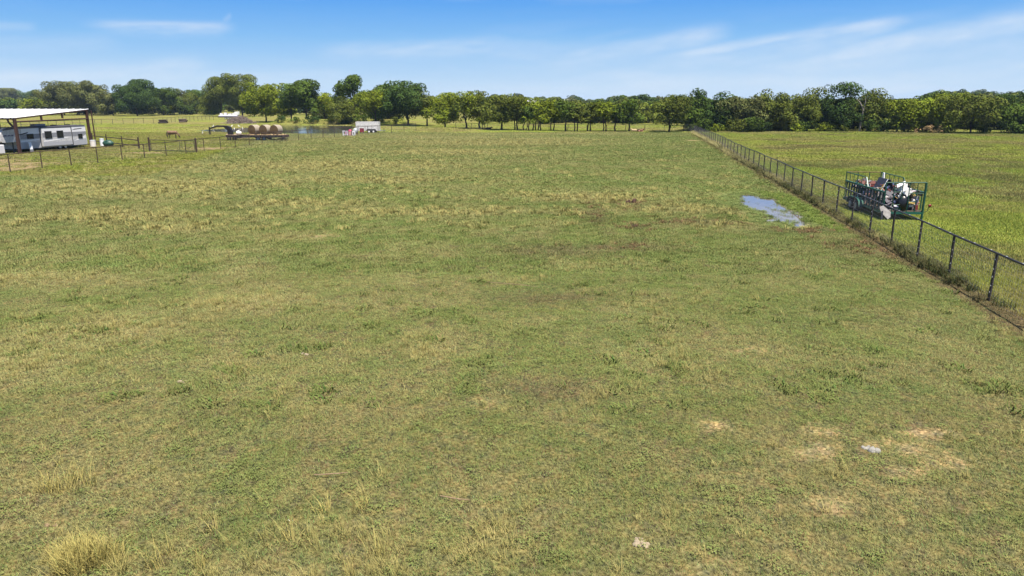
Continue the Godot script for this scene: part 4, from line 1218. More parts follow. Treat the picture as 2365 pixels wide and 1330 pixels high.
func build_junk_trailer() -> void:
	# green pipe trailer beyond the right fence, heaped with scrap
	var green := mat(0.012, 0.125, 0.072, 0.5, 0.0, fleck, 2.0)
	var teal := mat(0.016, 0.170, 0.115, 0.45, 0.0, fleck, 2.0)
	var slat_m := mat(0.012, 0.030, 0.028, 0.7)
	var rubber := mat(0.02, 0.02, 0.02, 0.9)
	var o := at(19.25, -36.65)
	var t := thing("utility_trailer", "green pipe-railed utility trailer heaped with scrap beyond the fence", "trailer", o, 1.468)
	var L := 5.8
	var W := 1.95
	put("deck", MB.new().box(Vector3(L * 0.5, 0.46, W * 0.5), Vector3(L, 0.06, W)), mat(0.10, 0.075, 0.05, 0.9), t)
	for z in [0.0, W]:
		put("frame_rail", MB.new().box(Vector3(L * 0.5, 0.38, z), Vector3(L + 0.1, 0.12, 0.08)), teal, t)
		put("thick_rail", MB.new().box(Vector3(L * 0.5, 1.42, z), Vector3(L, 0.09, 0.08)), teal, t)
	for x in [0.0, L]:
		put("cross_rail", MB.new().box(Vector3(x, 0.38, W * 0.5), Vector3(0.08, 0.12, W)), teal, t)
	for k in 14:
		put("slat", MB.new().box(Vector3(0.22 + k * 0.41, 0.92, 0.0), Vector3(0.16, 0.92, 0.035)), slat_m, t)
	for k in 8:
		put("side_upright", MB.new().box(Vector3(0.3 + k * 0.74, 0.92, W), Vector3(0.05, 0.92, 0.05)), green, t)
	# upper rail round the front half
	for z in [0.0, W]:
		put("upper_rail", MB.new().bar(Vector3(2.7, 1.93, z), Vector3(L, 1.93, z), 0.026), green, t)
		put("sloped_rail", MB.new().bar(Vector3(2.7, 1.93, z), Vector3(2.35, 1.45, z), 0.026), green if z > 0.0 else mat(0.5, 0.6, 0.52, 0.5), t)
		for k in 6:
			put("rail_upright", MB.new().bar(Vector3(2.75 + k * 0.6, 1.45, z), Vector3(2.75 + k * 0.6, 1.93, z), 0.018), green, t)
	put("upper_rail", MB.new().bar(Vector3(L, 1.93, 0), Vector3(L, 1.93, W), 0.024), mat(0.12, 0.06, 0.03, 0.7), t)
	for k in 4:
		put("front_upright", MB.new().bar(Vector3(L, 0.45, W * k / 3.0), Vector3(L, 1.93, W * k / 3.0), 0.024), green, t)
	# tall rear frame
	put("rear_post", MB.new().bar(Vector3(0, 0.35, 0), Vector3(0, 1.95, 0), 0.04), green, t)
	put("rear_post", MB.new().bar(Vector3(0, 0.05, W), Vector3(0, 1.95, W), 0.06), green, t)
	put("rear_rail", MB.new().bar(Vector3(0, 1.93, 0), Vector3(0, 1.95, W), 0.03), green, t)
	for z in [0.42, 0.82, 1.16, 1.55]:
		put("rear_upright", MB.new().bar(Vector3(0, 0.45, z), Vector3(0, 1.93, z), 0.022), green, t)
	for e in [[0.42, 0.82, 1.45], [1.16, 1.55, 1.40], [1.55, W, 1.40], [1.16, 1.55, 0.95], [0.42, 0.82, 0.80]]:
		put("rear_bar", MB.new().bar(Vector3(0, e[2], e[0]), Vector3(0, e[2], e[1]), 0.02), green, t)
	for x in [3.0, 3.85]:
		wheel(t, Vector3(x, 0.33, -0.2), 0.33, rubber, mat(0.25, 0.27, 0.32, 0.4, 0.4), -1.0)
		wheel(t, Vector3(x, 0.33, W + 0.2), 0.33, rubber, mat(0.25, 0.27, 0.32, 0.4, 0.4))
	for z in [-0.2, W + 0.2]:
		var f := MB.new()
		var prof := [Vector2(2.45, 0.35), Vector2(2.58, 0.60), Vector2(2.85, 0.74), Vector2(4.0, 0.74), Vector2(4.27, 0.60), Vector2(4.40, 0.35)]
		for i in prof.size() - 1:
			var a := Vector3(prof[i].x, prof[i].y, z)
			var b := Vector3(prof[i + 1].x, prof[i + 1].y, z)
			f.box((a + b) * 0.5, Vector3(a.distance_to(b) + 0.02, 0.03, 0.26), Basis(Vector3.BACK, atan2(b.y - a.y, b.x - a.x)))
		put("fender", f, teal, t)
	put("tongue", MB.new().bar(Vector3(L, 0.4, W * 0.5), Vector3(L + 1.2, 0.42, W * 0.5), 0.05), teal, t)
	var tl := put("tail_light", MB.new().ball(Vector3(-0.05, 0.78, W + 0.30), Vector3(0.05, 0.08, 0.085), 12, 8), mat(0.16, 0.012, 0.012, 0.3), t)
	put("light_arm", MB.new().tube([Vector3(0, 0.42, W), Vector3(-0.03, 0.48, W + 0.2), Vector3(-0.05, 0.7, W + 0.28)], [0.015], 6), slat_m, tl)
	# the load
	var x := t.transform
	var grey := mat(0.075, 0.070, 0.095, 0.6, 0.0, fleck, 1.0)
	var pale := mat(0.56, 0.51, 0.49, 0.7, 0.0, soft, 1.2)
	var white := mat(0.76, 0.75, 0.74, 0.6)
	var turn := 1.468
	var s1 := thing("scrap_sheet", "bent dark grey sheet standing as a peak in the scrap trailer", "sheet", x * Vector3(2.4, 0.49, 0.9), turn)
	put("panel", MB.new().box(Vector3(0.25, 0.72, -0.32), Vector3(1.2, 1.5, 0.03), Basis(Vector3.RIGHT, 0.42)), grey, s1)
	put("panel", MB.new().box(Vector3(0.1, 0.70, 0.32), Vector3(1.0, 1.45, 0.03), Basis(Vector3.RIGHT, -0.42) * Basis(Vector3.UP, 0.15)), grey, s1)
	put("bright_edge", MB.new().bar(Vector3(-0.36, 0.05, -0.65), Vector3(-0.36, 1.42, -0.03), 0.018), white, s1)
	put("yellow_stripe", MB.new().box(Vector3(-0.2, 0.72, -0.345), Vector3(0.09, 0.9, 0.015), Basis(Vector3.RIGHT, 0.42)), mat(0.55, 0.36, 0.05, 0.6), s1)
	var s2 := thing("scrap_sheet", "grey sheet slanting down to the rear gate of the scrap trailer", "sheet", x * Vector3(0.25, 0.49, 0.42), turn)
	put("panel", MB.new().box(Vector3(0.55, 0.42, 0.1), Vector3(1.5, 0.03, 0.75), Basis(Vector3.BACK, 0.62)), grey, s2)
	put("rim", MB.new().tube([Vector3(0.0, 0.12, 0.5), Vector3(0.5, 0.35, 0.55), Vector3(0.9, 0.75, 0.5)], [0.022], 6), white, s2)
	var s3 := thing("white_sheeting", "crumpled white sheeting on top of the scrap", "sheeting", x * Vector3(0.45, 0.49, 1.08), turn)
	for e in [[0.0, 1.12, 0.0, 0.5, 0.4, -0.5], [0.05, 0.95, 0.2, -0.4, 0.9, 0.3], [-0.1, 0.72, -0.2, 0.3, -0.7, 0.9], [0.1, 1.3, -0.12, 0.9, 0.2, 0.6], [-0.12, 0.95, 0.1, 0.1, 1.3, -0.8]]:
		put("fold", MB.new().box(Vector3(e[0], e[1], e[2]), Vector3(0.34, 0.42, 0.025), Basis.from_euler(Vector3(e[3], e[4], e[5]))), white, s3)
	put("prop", MB.new().box(Vector3(0.05, 0.4, 0), Vector3(0.3, 0.8, 0.3)), grey, s3)
	var s4 := thing("black_bag", "black rubbish bag under the white sheeting", "bag", x * Vector3(0.05, 0.49, 1.0), turn)
	put("bag_body", MB.new().ball(Vector3(0.12, 0.36, 0), Vector3(0.24, 0.40, 0.30), 14, 10, Color.WHITE, 0.5, nc), mat(0.008, 0.008, 0.010, 0.35), s4)
	put("knot", MB.new().ball(Vector3(0.12, 0.74, 0.05), Vector3(0.07, 0.10, 0.07), 8, 6), mat(0.008, 0.008, 0.010, 0.35), s4)
	var s5 := thing("cage_fan", "round dark wire fan by the right rail of the scrap trailer", "fan", x * Vector3(0.85, 1.35, 1.50), turn)
	for k in 5:
		put("ring", MB.new().tube(range(17).map(func(i): return Vector3(-0.02 * k, 0.26 + (0.08 + 0.045 * k) * sin(TAU * i / 16.0), (0.08 + 0.045 * k) * cos(TAU * i / 16.0))), [0.014], 5), mat(0.03, 0.03, 0.045, 0.4, 0.4), s5)
	put("motor", MB.new().tube([Vector3(0.02, 0.26, 0), Vector3(0.22, 0.26, 0)], [0.08], 10), mat(0.03, 0.03, 0.04), s5)
	put("stand", MB.new().box(Vector3(0.1, -0.42, 0), Vector3(0.12, 0.88, 0.4)), grey, s5)
	var s6 := thing("folding_screen", "narrow white screen standing at the front of the scrap trailer", "screen", x * Vector3(4.9, 0.49, 1.72), turn)
	put("panel", slab([Vector2(-0.25, 0.0), Vector2(0.25, 0.0), Vector2(0.08, 1.5), Vector2(-0.08, 1.5)], 0.0, 0.05), white, s6)
	put("batten", MB.new().box(Vector3(0, 0.5, 0.07), Vector3(0.4, 0.08, 0.04)), grey, s6)
	var redw := mat(0.16, 0.030, 0.022, 0.7)
	var s7 := thing("red_plank", "dark red plank lying across the load by the right rail", "plank", x * Vector3(3.6, 1.30, 1.2), turn + 1.4)
	put("plank_body", MB.new().box(Vector3(0, 0.05, 0), Vector3(1.25, 0.10, 0.16)), redw, s7)
	put("support", MB.new().box(Vector3(0, -0.42, 0), Vector3(0.5, 0.82, 0.4)), grey, s7)
	var s8 := thing("orange_board", "orange red board lying at the front left of the load", "board", x * Vector3(4.3, 0.49, 0.75), turn)
	put("board_body", MB.new().box(Vector3(0, 0.98, 0), Vector3(0.8, 0.05, 0.95), Basis(Vector3.BACK, 0.12)), mat(0.20, 0.06, 0.035, 0.8, 0.0, fleck, 2.0), s8)
	put("support", MB.new().box(Vector3(0.1, 0.46, 0), Vector3(0.6, 0.92, 0.8)), mat(0.05, 0.03, 0.03), s8)
	var s9 := thing("yellow_table", "yellow round table top on a dark drum inside the rear gate", "table", x * Vector3(0.42, 0.49, 1.30), turn)
	put("table_top", MB.new().tube([Vector3(0, 0.34, 0), Vector3(0, 0.36, 0), Vector3(0, 0.42, 0)], [0.36, 0.40, 0.38], 22), mat(0.72, 0.50, 0.16, 0.5), s9)
	put("drum", MB.new().tube([Vector3(0, 0, 0), Vector3(0, 0.34, 0)], [0.26], 16), mat(0.02, 0.02, 0.022), s9)
	var s10 := thing("grey_tub", "grey curved tub end standing at the right rear corner of the load", "tub", x * Vector3(0.45, 0.49, 1.72), turn)
	var cv := MB.new()
	for k in 8:
		var a0 := PI * k / 8.0
		var a1 := PI * (k + 1) / 8.0
		cv.quad(Vector3(0, 0.70 + 0.28 * sin(a0), 0.14 - 0.30 * cos(a0) - 0.14), Vector3(0, 0.70 + 0.28 * sin(a1), 0.14 - 0.30 * cos(a1) - 0.14), Vector3(0.5, 0.70 + 0.28 * sin(a1), -0.30 * cos(a1)), Vector3(0.5, 0.70 + 0.28 * sin(a0), -0.30 * cos(a0)))
	put("tub_rim", cv, mat(0.42, 0.38, 0.40, 0.5), s10)
	put("tub_end", MB.new().box(Vector3(0.26, 0.36, 0.06), Vector3(0.46, 0.70, 0.26)), mat(0.36, 0.33, 0.36, 0.5), s10)
	var s11 := thing("beige_board", "beige angular board sticking out at the rear left corner of the scrap trailer", "board", x * Vector3(-0.12, 0.0, -0.08), turn + 1.45)
	put("board_body", MB.new().prism([Vector2(-0.26, 0.20), Vector2(-0.14, 0.08), Vector2(0.20, 0.42), Vector2(0.30, 0.72), Vector2(0.12, 0.80), Vector2(-0.24, 0.48)], Vector3(-0.15, 0, -0.05), Vector3(1, 0, 0), Vector3(0, 0.95, 0.1), Vector3(0, 0, -0.05)), pale, s11)
	put("batten", MB.new().box(Vector3(0.0, 0.25, -0.06), Vector3(0.08, 0.5, 0.05)), grey, s11)
	var s12 := thing("white_pipe", "white plastic pipe lying by the rear gate", "pipe", x * Vector3(-0.03, 0.49, 0.55), turn)
	put("pipe_body", MB.new().bar(Vector3(0.15, 0.22, 0), Vector3(0.10, 0.20, 0.42), 0.055), mat(0.72, 0.64, 0.74, 0.4), s12)
	put("rest", MB.new().box(Vector3(0.14, 0.08, 0.2), Vector3(0.2, 0.17, 0.3)), slat_m, s12)
	var s13 := thing("red_can", "dark red fuel can in the rear right corner of the scrap trailer", "can", x * Vector3(0.14, 0.49, 1.66), turn)
	put("can_body", MB.new().bevel(Vector3(0, 0.17, 0), Vector3(0.16, 0.24, 0.18), 0.04), mat(0.16, 0.025, 0.022, 0.5), s13)
	put("spout", MB.new().bar(Vector3(0, 0.34, 0.05), Vector3(-0.05, 0.44, 0.12), 0.03), mat(0.6, 0.25, 0.16, 0.5), s13)
	var heap := MB.new()
	var hr := RandomNumberGenerator.new()
	hr.seed = 31
	var shades := [Color(0.55, 0.53, 0.50), Color(0.30, 0.20, 0.06), Color(0.05, 0.07, 0.16), Color(0.03, 0.03, 0.035), Color(0.10, 0.09, 0.11), Color(0.07, 0.04, 0.03), Color(0.32, 0.30, 0.30), Color(0.02, 0.05, 0.05), Color(0.16, 0.05, 0.04), Color(0.20, 0.18, 0.16)]
	for i in 330:
		var p := x * Vector3(hr.randf_range(0.15, 5.5), 0.52 + 1.05 * pow(hr.randf(), 1.25), hr.randf_range(0.18, 1.78))
		var b := Basis.from_euler(Vector3(hr.randf() * 0.9, hr.randf() * TAU, hr.randf() * 0.9))
		var col: Color = shades[hr.randi() % shades.size()]
		if i % 3 == 0: heap.tube([p, p + b.x * hr.randf_range(0.2, 0.55)], [hr.randf_range(0.012, 0.035)], 6, col)
		else: heap.box(p, Vector3(hr.randf_range(0.08, 0.38), hr.randf_range(0.02, 0.16), hr.randf_range(0.06, 0.26)), b, col)
	var hm := StandardMaterial3D.new()
	hm.vertex_color_use_as_albedo = true
	hm.roughness = 0.6
	tag(put("scrap_heap", heap, hm), "tangle of dark metal scrap filling the green trailer", "scrap", "", "stuff")
	var planks := ["pink grey plank leaning inside the slats, nearest the rear", "pink grey plank leaning inside the slats, second from the rear", "pink grey plank leaning inside the slats, third from the rear", "pink grey plank leaning inside the slats, farthest from the rear"]
	for k in 4:
		var p := thing("leaning_plank", planks[k], "plank", x * Vector3(0.95 + k * 0.62, 0.49, 0.10), turn, "planks inside the slatted side")
		put("plank_body", MB.new().box(Vector3(0, 0.40 + 0.05 * k, 0.08), Vector3(0.20, 0.75 + 0.1 * k, 0.03), Basis(Vector3.RIGHT, 0.14)), mat(0.55, 0.38, 0.34, 0.75), p)
		put("cleat", MB.new().box(Vector3(0, 0.5, 0.12), Vector3(0.16, 0.05, 0.05)), mat(0.4, 0.28, 0.25), p)


# ---------------------------------------------------------------- bodies
func body_mesh(caps: Array, cell: float, k: float, paint: Callable) -> ArrayMesh:
	var lo := Vector3(1e9, 1e9, 1e9)
	var hi := -lo
	for c in caps:
		var m := maxf(c[2], c[3]) + cell * 2.0
		for p in [c[0], c[1]]:
			lo = lo.min(p - Vector3.ONE * m)
			hi = hi.max(p + Vector3.ONE * m)
	var n := Vector3i(((hi - lo) / cell).ceil()) + Vector3i.ONE
	var f := PackedFloat32Array()
	f.resize(n.x * n.y * n.z)
	for z in n.z:
		for y in n.y:
			for x in n.x:
				var p := lo + Vector3(x, y, z) * cell
				var s := 0.0
				for c in caps:
					var ab: Vector3 = c[1] - c[0]
					var t := clampf((p - c[0]).dot(ab) / maxf(ab.length_squared(), 1e-6), 0.0, 1.0)
					var d: float = p.distance_to(c[0] + ab * t) - lerpf(c[2], c[3], t)
					s += exp(-d / k)
				f[(z * n.y + y) * n.x + x] = -k * log(maxf(s, 1e-20))
	var mb := MB.new()
	var id := {}
	for z in n.z - 1:
		for y in n.y - 1:
			for x in n.x - 1:
				var sum := Vector3.ZERO
				var cnt := 0
				var base := (z * n.y + y) * n.x + x
				var v8 := []
				for q in 8:
					v8.append(f[base + (q & 1) + ((q >> 1) & 1) * n.x + (q >> 2) * n.x * n.y])
				for e in [[0, 1], [2, 3], [4, 5], [6, 7], [0, 2], [1, 3], [4, 6], [5, 7], [0, 4], [1, 5], [2, 6], [3, 7]]:
					var a: float = v8[e[0]]
					var b: float = v8[e[1]]
					if (a < 0.0) != (b < 0.0):
						var t2 := a / (a - b)
						var pa := Vector3(e[0] & 1, (e[0] >> 1) & 1, e[0] >> 2)
						var pb := Vector3(e[1] & 1, (e[1] >> 1) & 1, e[1] >> 2)
						sum += pa.lerp(pb, t2)
						cnt += 1
				if cnt > 0:
					id[base] = mb.v.size()
					var p2 := lo + (Vector3(x, y, z) + sum / cnt) * cell
					mb.v.append(p2)
					var gr := Vector3(v8[1] - v8[0] + v8[7] - v8[6], v8[2] - v8[0] + v8[7] - v8[5], v8[4] - v8[0] + v8[7] - v8[3])
					mb.n.append(gr.normalized())
					mb.c.append(paint.call(p2))
	var sx := 1
	var sy := n.x
	var sz := n.x * n.y
	for z in range(1, n.z - 1):
		for y in range(1, n.y - 1):
			for x in range(1, n.x - 1):
				var b := (z * n.y + y) * n.x + x
				for ax in [[sx, sy, sz], [sy, sz, sx], [sz, sx, sy]]:
					var a0 := f[b] < 0.0
					var a1: bool = f[b + ax[0]] < 0.0
					if a0 != a1:
						var q := [id[b], id[b - ax[1]], id[b - ax[1] - ax[2]], id[b - ax[2]]]
						var order := [0, 1, 2, 0, 2, 3] if a1 else [0, 2, 1, 0, 3, 2]
						for i in order:
							mb.ix.append(q[i])
	return mb.mesh()

func build_animals() -> void:
	var coat := StandardMaterial3D.new()
	coat.vertex_color_use_as_albedo = true
	coat.roughness = 0.6
	var h := thing("horse", "brown horse with dark legs grazing head down in the paddock", "horse", at(-56.9, -121.6), 0.05)
	var caps := [[Vector3(-0.60, 1.08, 0), Vector3(-0.1, 1.0, 0), 0.27, 0.30], [Vector3(-0.1, 1.0, 0), Vector3(0.55, 1.04, 0), 0.30, 0.26], [Vector3(0.58, 1.10, 0), Vector3(0.98, 0.70, 0), 0.17, 0.105], [Vector3(0.98, 0.70, 0), Vector3(1.10, 0.42, 0), 0.11, 0.10], [Vector3(1.10, 0.42, 0), Vector3(1.20, 0.14, 0), 0.095, 0.06], [Vector3(0.96, 0.76, 0.05), Vector3(0.99, 0.86, 0.07), 0.025, 0.012], [Vector3(0.96, 0.76, -0.05), Vector3(0.99, 0.86, -0.07), 0.025, 0.012]]
	for s in [-1, 1]:
		var fx: float = 0.52 + 0.10 * s
		caps.append([Vector3(0.52, 0.95, 0.13 * s), Vector3(fx, 0.52, 0.12 * s), 0.12, 0.058])
		caps.append([Vector3(fx, 0.52, 0.12 * s), Vector3(fx - 0.02, 0.05, 0.12 * s), 0.05, 0.042])
		var hx: float = -0.62 - 0.10 * s
		caps.append([Vector3(-0.60, 1.0, 0.13 * s), Vector3(hx + 0.06, 0.70, 0.14 * s), 0.19, 0.10])
		caps.append([Vector3(hx + 0.06, 0.70, 0.14 * s), Vector3(hx - 0.08, 0.42, 0.13 * s), 0.09, 0.058])
		caps.append([Vector3(hx - 0.08, 0.42, 0.13 * s), Vector3(hx - 0.05, 0.05, 0.13 * s), 0.05, 0.045])
	put("body", body_mesh(caps, 0.04, 0.022, func(p): return Color(0.035, 0.022, 0.016) if p.y < 0.56 + 0.06 * sin(p.x * 20.0) else Color(0.155, 0.088, 0.044)), coat, h)
	var darkm := mat(0.03, 0.02, 0.014, 0.8)
	put("tail", MB.new().tube([Vector3(-0.84, 1.16, 0), Vector3(-0.95, 0.98, 0), Vector3(-0.97, 0.6, 0), Vector3(-0.93, 0.32, 0)], [0.05, 0.07, 0.08, 0.02], 8), darkm, h)
	put("mane", MB.new().tube([Vector3(0.58, 1.27, 0), Vector3(0.80, 1.04, 0), Vector3(1.02, 0.83, 0)], [0.03, 0.05, 0.03], 6), darkm, h)
	var lie := [[Vector3(-0.42, 0.27, 0), Vector3(0.35, 0.29, 0), 0.25, 0.23], [Vector3(0.38, 0.36, 0), Vector3(0.66, 0.55, 0), 0.14, 0.11], [Vector3(0.66, 0.56, 0), Vector3(0.90, 0.45, 0.02), 0.10, 0.06], [Vector3(0.62, 0.62, 0.09), Vector3(0.58, 0.64, 0.2), 0.03, 0.02], [Vector3(0.62, 0.62, -0.09), Vector3(0.58, 0.64, -0.2), 0.03, 0.02], [Vector3(0.30, 0.12, 0.22), Vector3(0.66, 0.07, 0.18), 0.07, 0.05], [Vector3(0.66, 0.07, 0.18), Vector3(0.42, 0.06, 0.28), 0.05, 0.045], [Vector3(-0.35, 0.18, 0.20), Vector3(0.02, 0.10, 0.34), 0.13, 0.07], [Vector3(0.02, 0.10, 0.34), Vector3(-0.22, 0.06, 0.42), 0.06, 0.045]]
	var herd := [[-5.2, -162.2, 0.1, Color(0.018, 0.014, 0.013), "black calf lying in the shade beside the small bright tree"], [25.1, -149.3, PI - 0.2, Color(0.36, 0.26, 0.14), "cream tan calf lying left of the red one by the far fence"], [26.3, -148.9, -0.25, Color(0.13, 0.045, 0.022), "red brown calf lying right of the tan one by the far fence"]]
	for e in herd:
		var c := thing("calf", e[4], "calf", at(e[0], e[1]), e[2], "calves lying by the far fence")
		var col: Color = e[3]
		put("body", body_mesh(lie, 0.045, 0.03, func(_p): return col), coat, c)
		put("tail", MB.new().tube([Vector3(-0.66, 0.34, 0), Vector3(-0.72, 0.15, 0.1), Vector3(-0.6, 0.05, 0.25)], [0.03, 0.025, 0.035], 6), mat(col.r * 0.8, col.g * 0.8, col.b * 0.8), c)
	var white := mat(0.80, 0.78, 0.74, 0.7)
	var bird := [[-71.3, -173.6, "white egret farthest left on the pond bank"], [-68.0, -176.6, "white egret second from left on the pond bank"], [-65.6, -171.8, "white egret third from left, close to the water"], [-66.6, -177.5, "white egret right of the middle one on the pond bank"], [-64.6, -174.5, "white egret nearest the hay bales on the pond bank"], [-58.2, -136.5, "white egret alone left of the gooseneck"]]
	var egret := body_mesh([[Vector3(-0.16, 0.36, 0), Vector3(0.08, 0.42, 0), 0.06, 0.09], [Vector3(0.10, 0.46, 0), Vector3(0.16, 0.60, 0), 0.045, 0.03], [Vector3(0.16, 0.60, 0), Vector3(0.13, 0.72, 0), 0.03, 0.03], [Vector3(0.13, 0.73, 0), Vector3(0.2, 0.74, 0), 0.04, 0.025], [Vector3(-0.16, 0.36, 0), Vector3(-0.30, 0.30, 0), 0.04, 0.015]], 0.03, 0.015, func(_p): return Color(0.8, 0.78, 0.74))
	for i in bird.size():
		var b := thing("egret", bird[i][2], "bird", at(bird[i][0], bird[i][1]), i * 1.1, "egrets by the pond")
		put("body", egret, coat, b)
		put("beak", MB.new().tube([Vector3(0.2, 0.74, 0), Vector3(0.31, 0.72, 0)], [0.015, 0.004], 5), mat(0.6, 0.35, 0.05), b)
		for s in [-1, 1]:
			put("leg", MB.new().bar(Vector3(0.0, -0.01, 0.03 * s), Vector3(0.0, 0.36, 0.03 * s), 0.010, 5), mat(0.05, 0.05, 0.03), b)


# ---------------------------------------------------------------- small and far things
func mound(called: String, label: String, category: String, x: float, z: float, r: Vector3, m: Material, pieces: int, seed_: int) -> void:
	var q := RandomNumberGenerator.new()
	q.seed = seed_
	var t := thing(called, label, category, at(x, z, -0.01))
	for i in pieces:
		var a := q.randf() * TAU
		var d := sqrt(q.randf()) * 0.75
		var s := 0.30 + 0.5 * q.randf()
		put("clod", MB.new().ball(Vector3(cos(a) * d * r.x, r.y * 0.3, sin(a) * d * r.z), Vector3(r.x * s * 0.32, r.y * (0.4 + 0.8 * q.randf()), r.z * s * 0.36), 9, 6, Color.WHITE, 1.6, nc), m, t)

func build_small() -> void:
	var straw := mat(0.50, 0.40, 0.27, 0.95, 0.0, fleck, 6.0)
	var stone := mat(0.46, 0.44, 0.40, 0.9, 0.0, fleck, 6.0)
	var earth := mat(0.42, 0.29, 0.16, 0.95, 0.0, fleck, 5.0)
	var redm := mat(0.10, 0.045, 0.028, 0.95, 0.0, fleck, 3.0)
	mound("dung_pat", "round pale crumbly dried dung pat low in the foreground", "dung", 1.8, -8.8, Vector3(0.17, 0.03, 0.15), straw, 18, 1)
	mound("stone_rubble", "whitish stone rubble lying among the bare sandy spots", "rubble", 6.42, -11.5, Vector3(0.24, 0.045, 0.15), stone, 16, 2)
	mound("dung_pat", "pale dried dung pat in the turf toward the left edge", "dung", -7.3, -14.7, Vector3(0.16, 0.03, 0.13), straw, 8, 3)
	mound("dung_pat", "small pale dung pat left of the centre of the pasture", "dung", -5.1, -16.5, Vector3(0.13, 0.03, 0.12), straw, 7, 4)
	mound("litter_scrap", "tiny white scrap of litter in the near turf", "litter", -3.28, -9.3, Vector3(0.05, 0.02, 0.02), mat(0.75, 0.73, 0.70), 3, 5)
	mound("ant_mound", "reddish ant mound further from the camera, left of the puddle", "ant mound", 7.2, -43.4, Vector3(0.45, 0.16, 0.4), redm, 9, 6)
	mound("ant_mound", "reddish ant mound nearer the camera, left of the puddle", "ant mound", 6.1, -34.7, Vector3(0.36, 0.12, 0.3), redm, 9, 7)
	mound("dirt_clods", "tan dirt clods above the large bunch of dry grass at lower left", "dirt", -6.75, -9.2, Vector3(0.14, 0.03, 0.06), earth, 6, 8)
	# sticks on the turf
	var twig := mat(0.22, 0.15, 0.09, 0.9)
	var st := [[-3.0, -10.6, 0.06, 0.55, "dry stick lying in the left foreground turf"], [-0.9, -9.9, -0.35, 0.5, "dark bent stick lying low in the middle foreground"], [0.0, -23.4, -0.4, 1.9, "long dark stick lying in the middle of the pasture"]]
	for e in st:
		var s := thing("stick", e[4], "stick", at(e[0], e[1], 0.05), e[2])
		put("stem", MB.new().tube([Vector3(-e[3] * 0.5, 0, 0), Vector3(0, 0.03, 0.04), Vector3(e[3] * 0.5, 0.01, -0.03)], [0.008, 0.010, 0.004], 6), twig, s)
		put("twig", MB.new().tube([Vector3(0.05, 0.03, 0.03), Vector3(e[3] * 0.3, 0.06, 0.10)], [0.008, 0.003], 5), twig, s)
	# brush pile, logs and white junk at the back of the paddock
	var bp := thing("brush_pile", "large grey heap of cut branches in front of the left oaks", "brush pile", at(-78.0, -209.0))
	var bm := MB.new()
	var q := RandomNumberGenerator.new()
	q.seed = 12
	for i in 650:
		var x := q.randfn(0.0, 1.7)
		var z := q.randfn(0.0, 1.0)
		var top := 2.1 * exp(-x * x * 0.10 - z * z * 0.35) * (1.0 + 0.25 * nb.get_noise_2d(x * 4.0, z * 4.0))
		var p := Vector3(x, top * q.randf(), z)
		var d := Vector3(q.randfn(), q.randfn() * 0.45, q.randfn()).normalized() * (0.4 + 0.6 * q.randf())
		var t := 0.7 + 0.6 * q.randf()
		bm.tube([p - d, p + d], [0.05, 0.02], 4, Color(0.21 * t, 0.165 * t, 0.145 * t), false)
	var bmat := StandardMaterial3D.new()
	bmat.vertex_color_use_as_albedo = true
	bmat.roughness = 0.95
	put("branches", bm, bmat, bp).set_meta("kind", "stuff")
	put("heart", MB.new().ball(Vector3(0, 0.2, 0), Vector3(3.4, 1.35, 1.6), 22, 12, Color.WHITE, 0.5, nc), mat(0.12, 0.09, 0.075, 0.95, 0.0, fleck, 0.8), bp)
	for e in [[-99.8, -208.6, "dark log heap at the back paddock fence, left one", 0.045], [-97.4, -216.0, "brown log heap at the back paddock fence, right one", 0.10]]:
		var l := thing("log_heap", e[2], "logs", at(e[0], e[1]))
		for k in 6:
			var y := 0.22 + 0.4 * (0 if k < 3 else (1 if k < 5 else 2)) * 0.8
			var z := (k % 3) * 0.45
			put("log", MB.new().tube([Vector3(-1.1 + q.randf() * 0.3, y, z), Vector3(1.0 + q.randf() * 0.4, y + 0.05, z + q.randfn() * 0.1)], [0.24, 0.20], 10), mat(e[3], e[3] * 0.75, e[3] * 0.6, 0.95), l)
	var j := thing("pontoon_trailer", "dark flat trailer with white pontoons and panels left of the brush pile", "trailer", at(-103.5, -258.0), 0.05)
	put("bed", MB.new().box(Vector3(3.0, 0.8, -1.0), Vector3(7.0, 0.25, 2.2)), mat(0.05, 0.03, 0.03), j)
	for k in 3:
		wheel(j, Vector3(2.2 + k * 0.9, 0.38, 0.0), 0.38, mat(0.02, 0.02, 0.02), mat(0.4, 0.4, 0.4))
	for k in 2:
		put("pontoon", MB.new().tube([Vector3(-0.4, 1.25, -0.5 - k), Vector3(0.2, 1.2, -0.5 - k), Vector3(6.0, 1.2, -0.5 - k), Vector3(6.4, 1.35, -0.5 - k)], [0.1, 0.34, 0.34, 0.1], 12), mat(0.62, 0.60, 0.72, 0.3, 0.2), j)
	for k in 4:
		put("panel", MB.new().box(Vector3(0.6 + k * 1.45, 1.75 + 0.12 * (k % 2), -0.8), Vector3(0.9, 0.55 + 0.2 * (k % 2), 0.9), Basis(Vector3.BACK, 0.18 * (k - 1.5))), mat(0.72, 0.70, 0.76, 0.4), j)
	put("console", MB.new().bevel(Vector3(6.0, 2.1, -1.0), Vector3(1.3, 1.1, 1.4), 0.1), mat(0.74, 0.74, 0.76, 0.4), j)
	# utility poles
	for e in [[-161.6, -350.0, 10.5, "wooden utility pole with a crossarm among the left oaks"], [-333.6, -524.0, 14.0, "thin leaning pole beyond the bushes at far left"]]:
		var p := thing("utility_pole", e[3], "utility pole", at(e[0], e[1]))
		put("pole", MB.new().tube([Vector3(0, -0.3, 0), Vector3(-0.2, e[2], 0)], [0.2, 0.13], 8), mat(0.20, 0.14, 0.10, 0.9), p)
		put("crossarm", MB.new().box(Vector3(-0.18, e[2] - 0.7, 0), Vector3(2.0, 0.16, 0.12)), mat(0.22, 0.17, 0.13, 0.9), p)
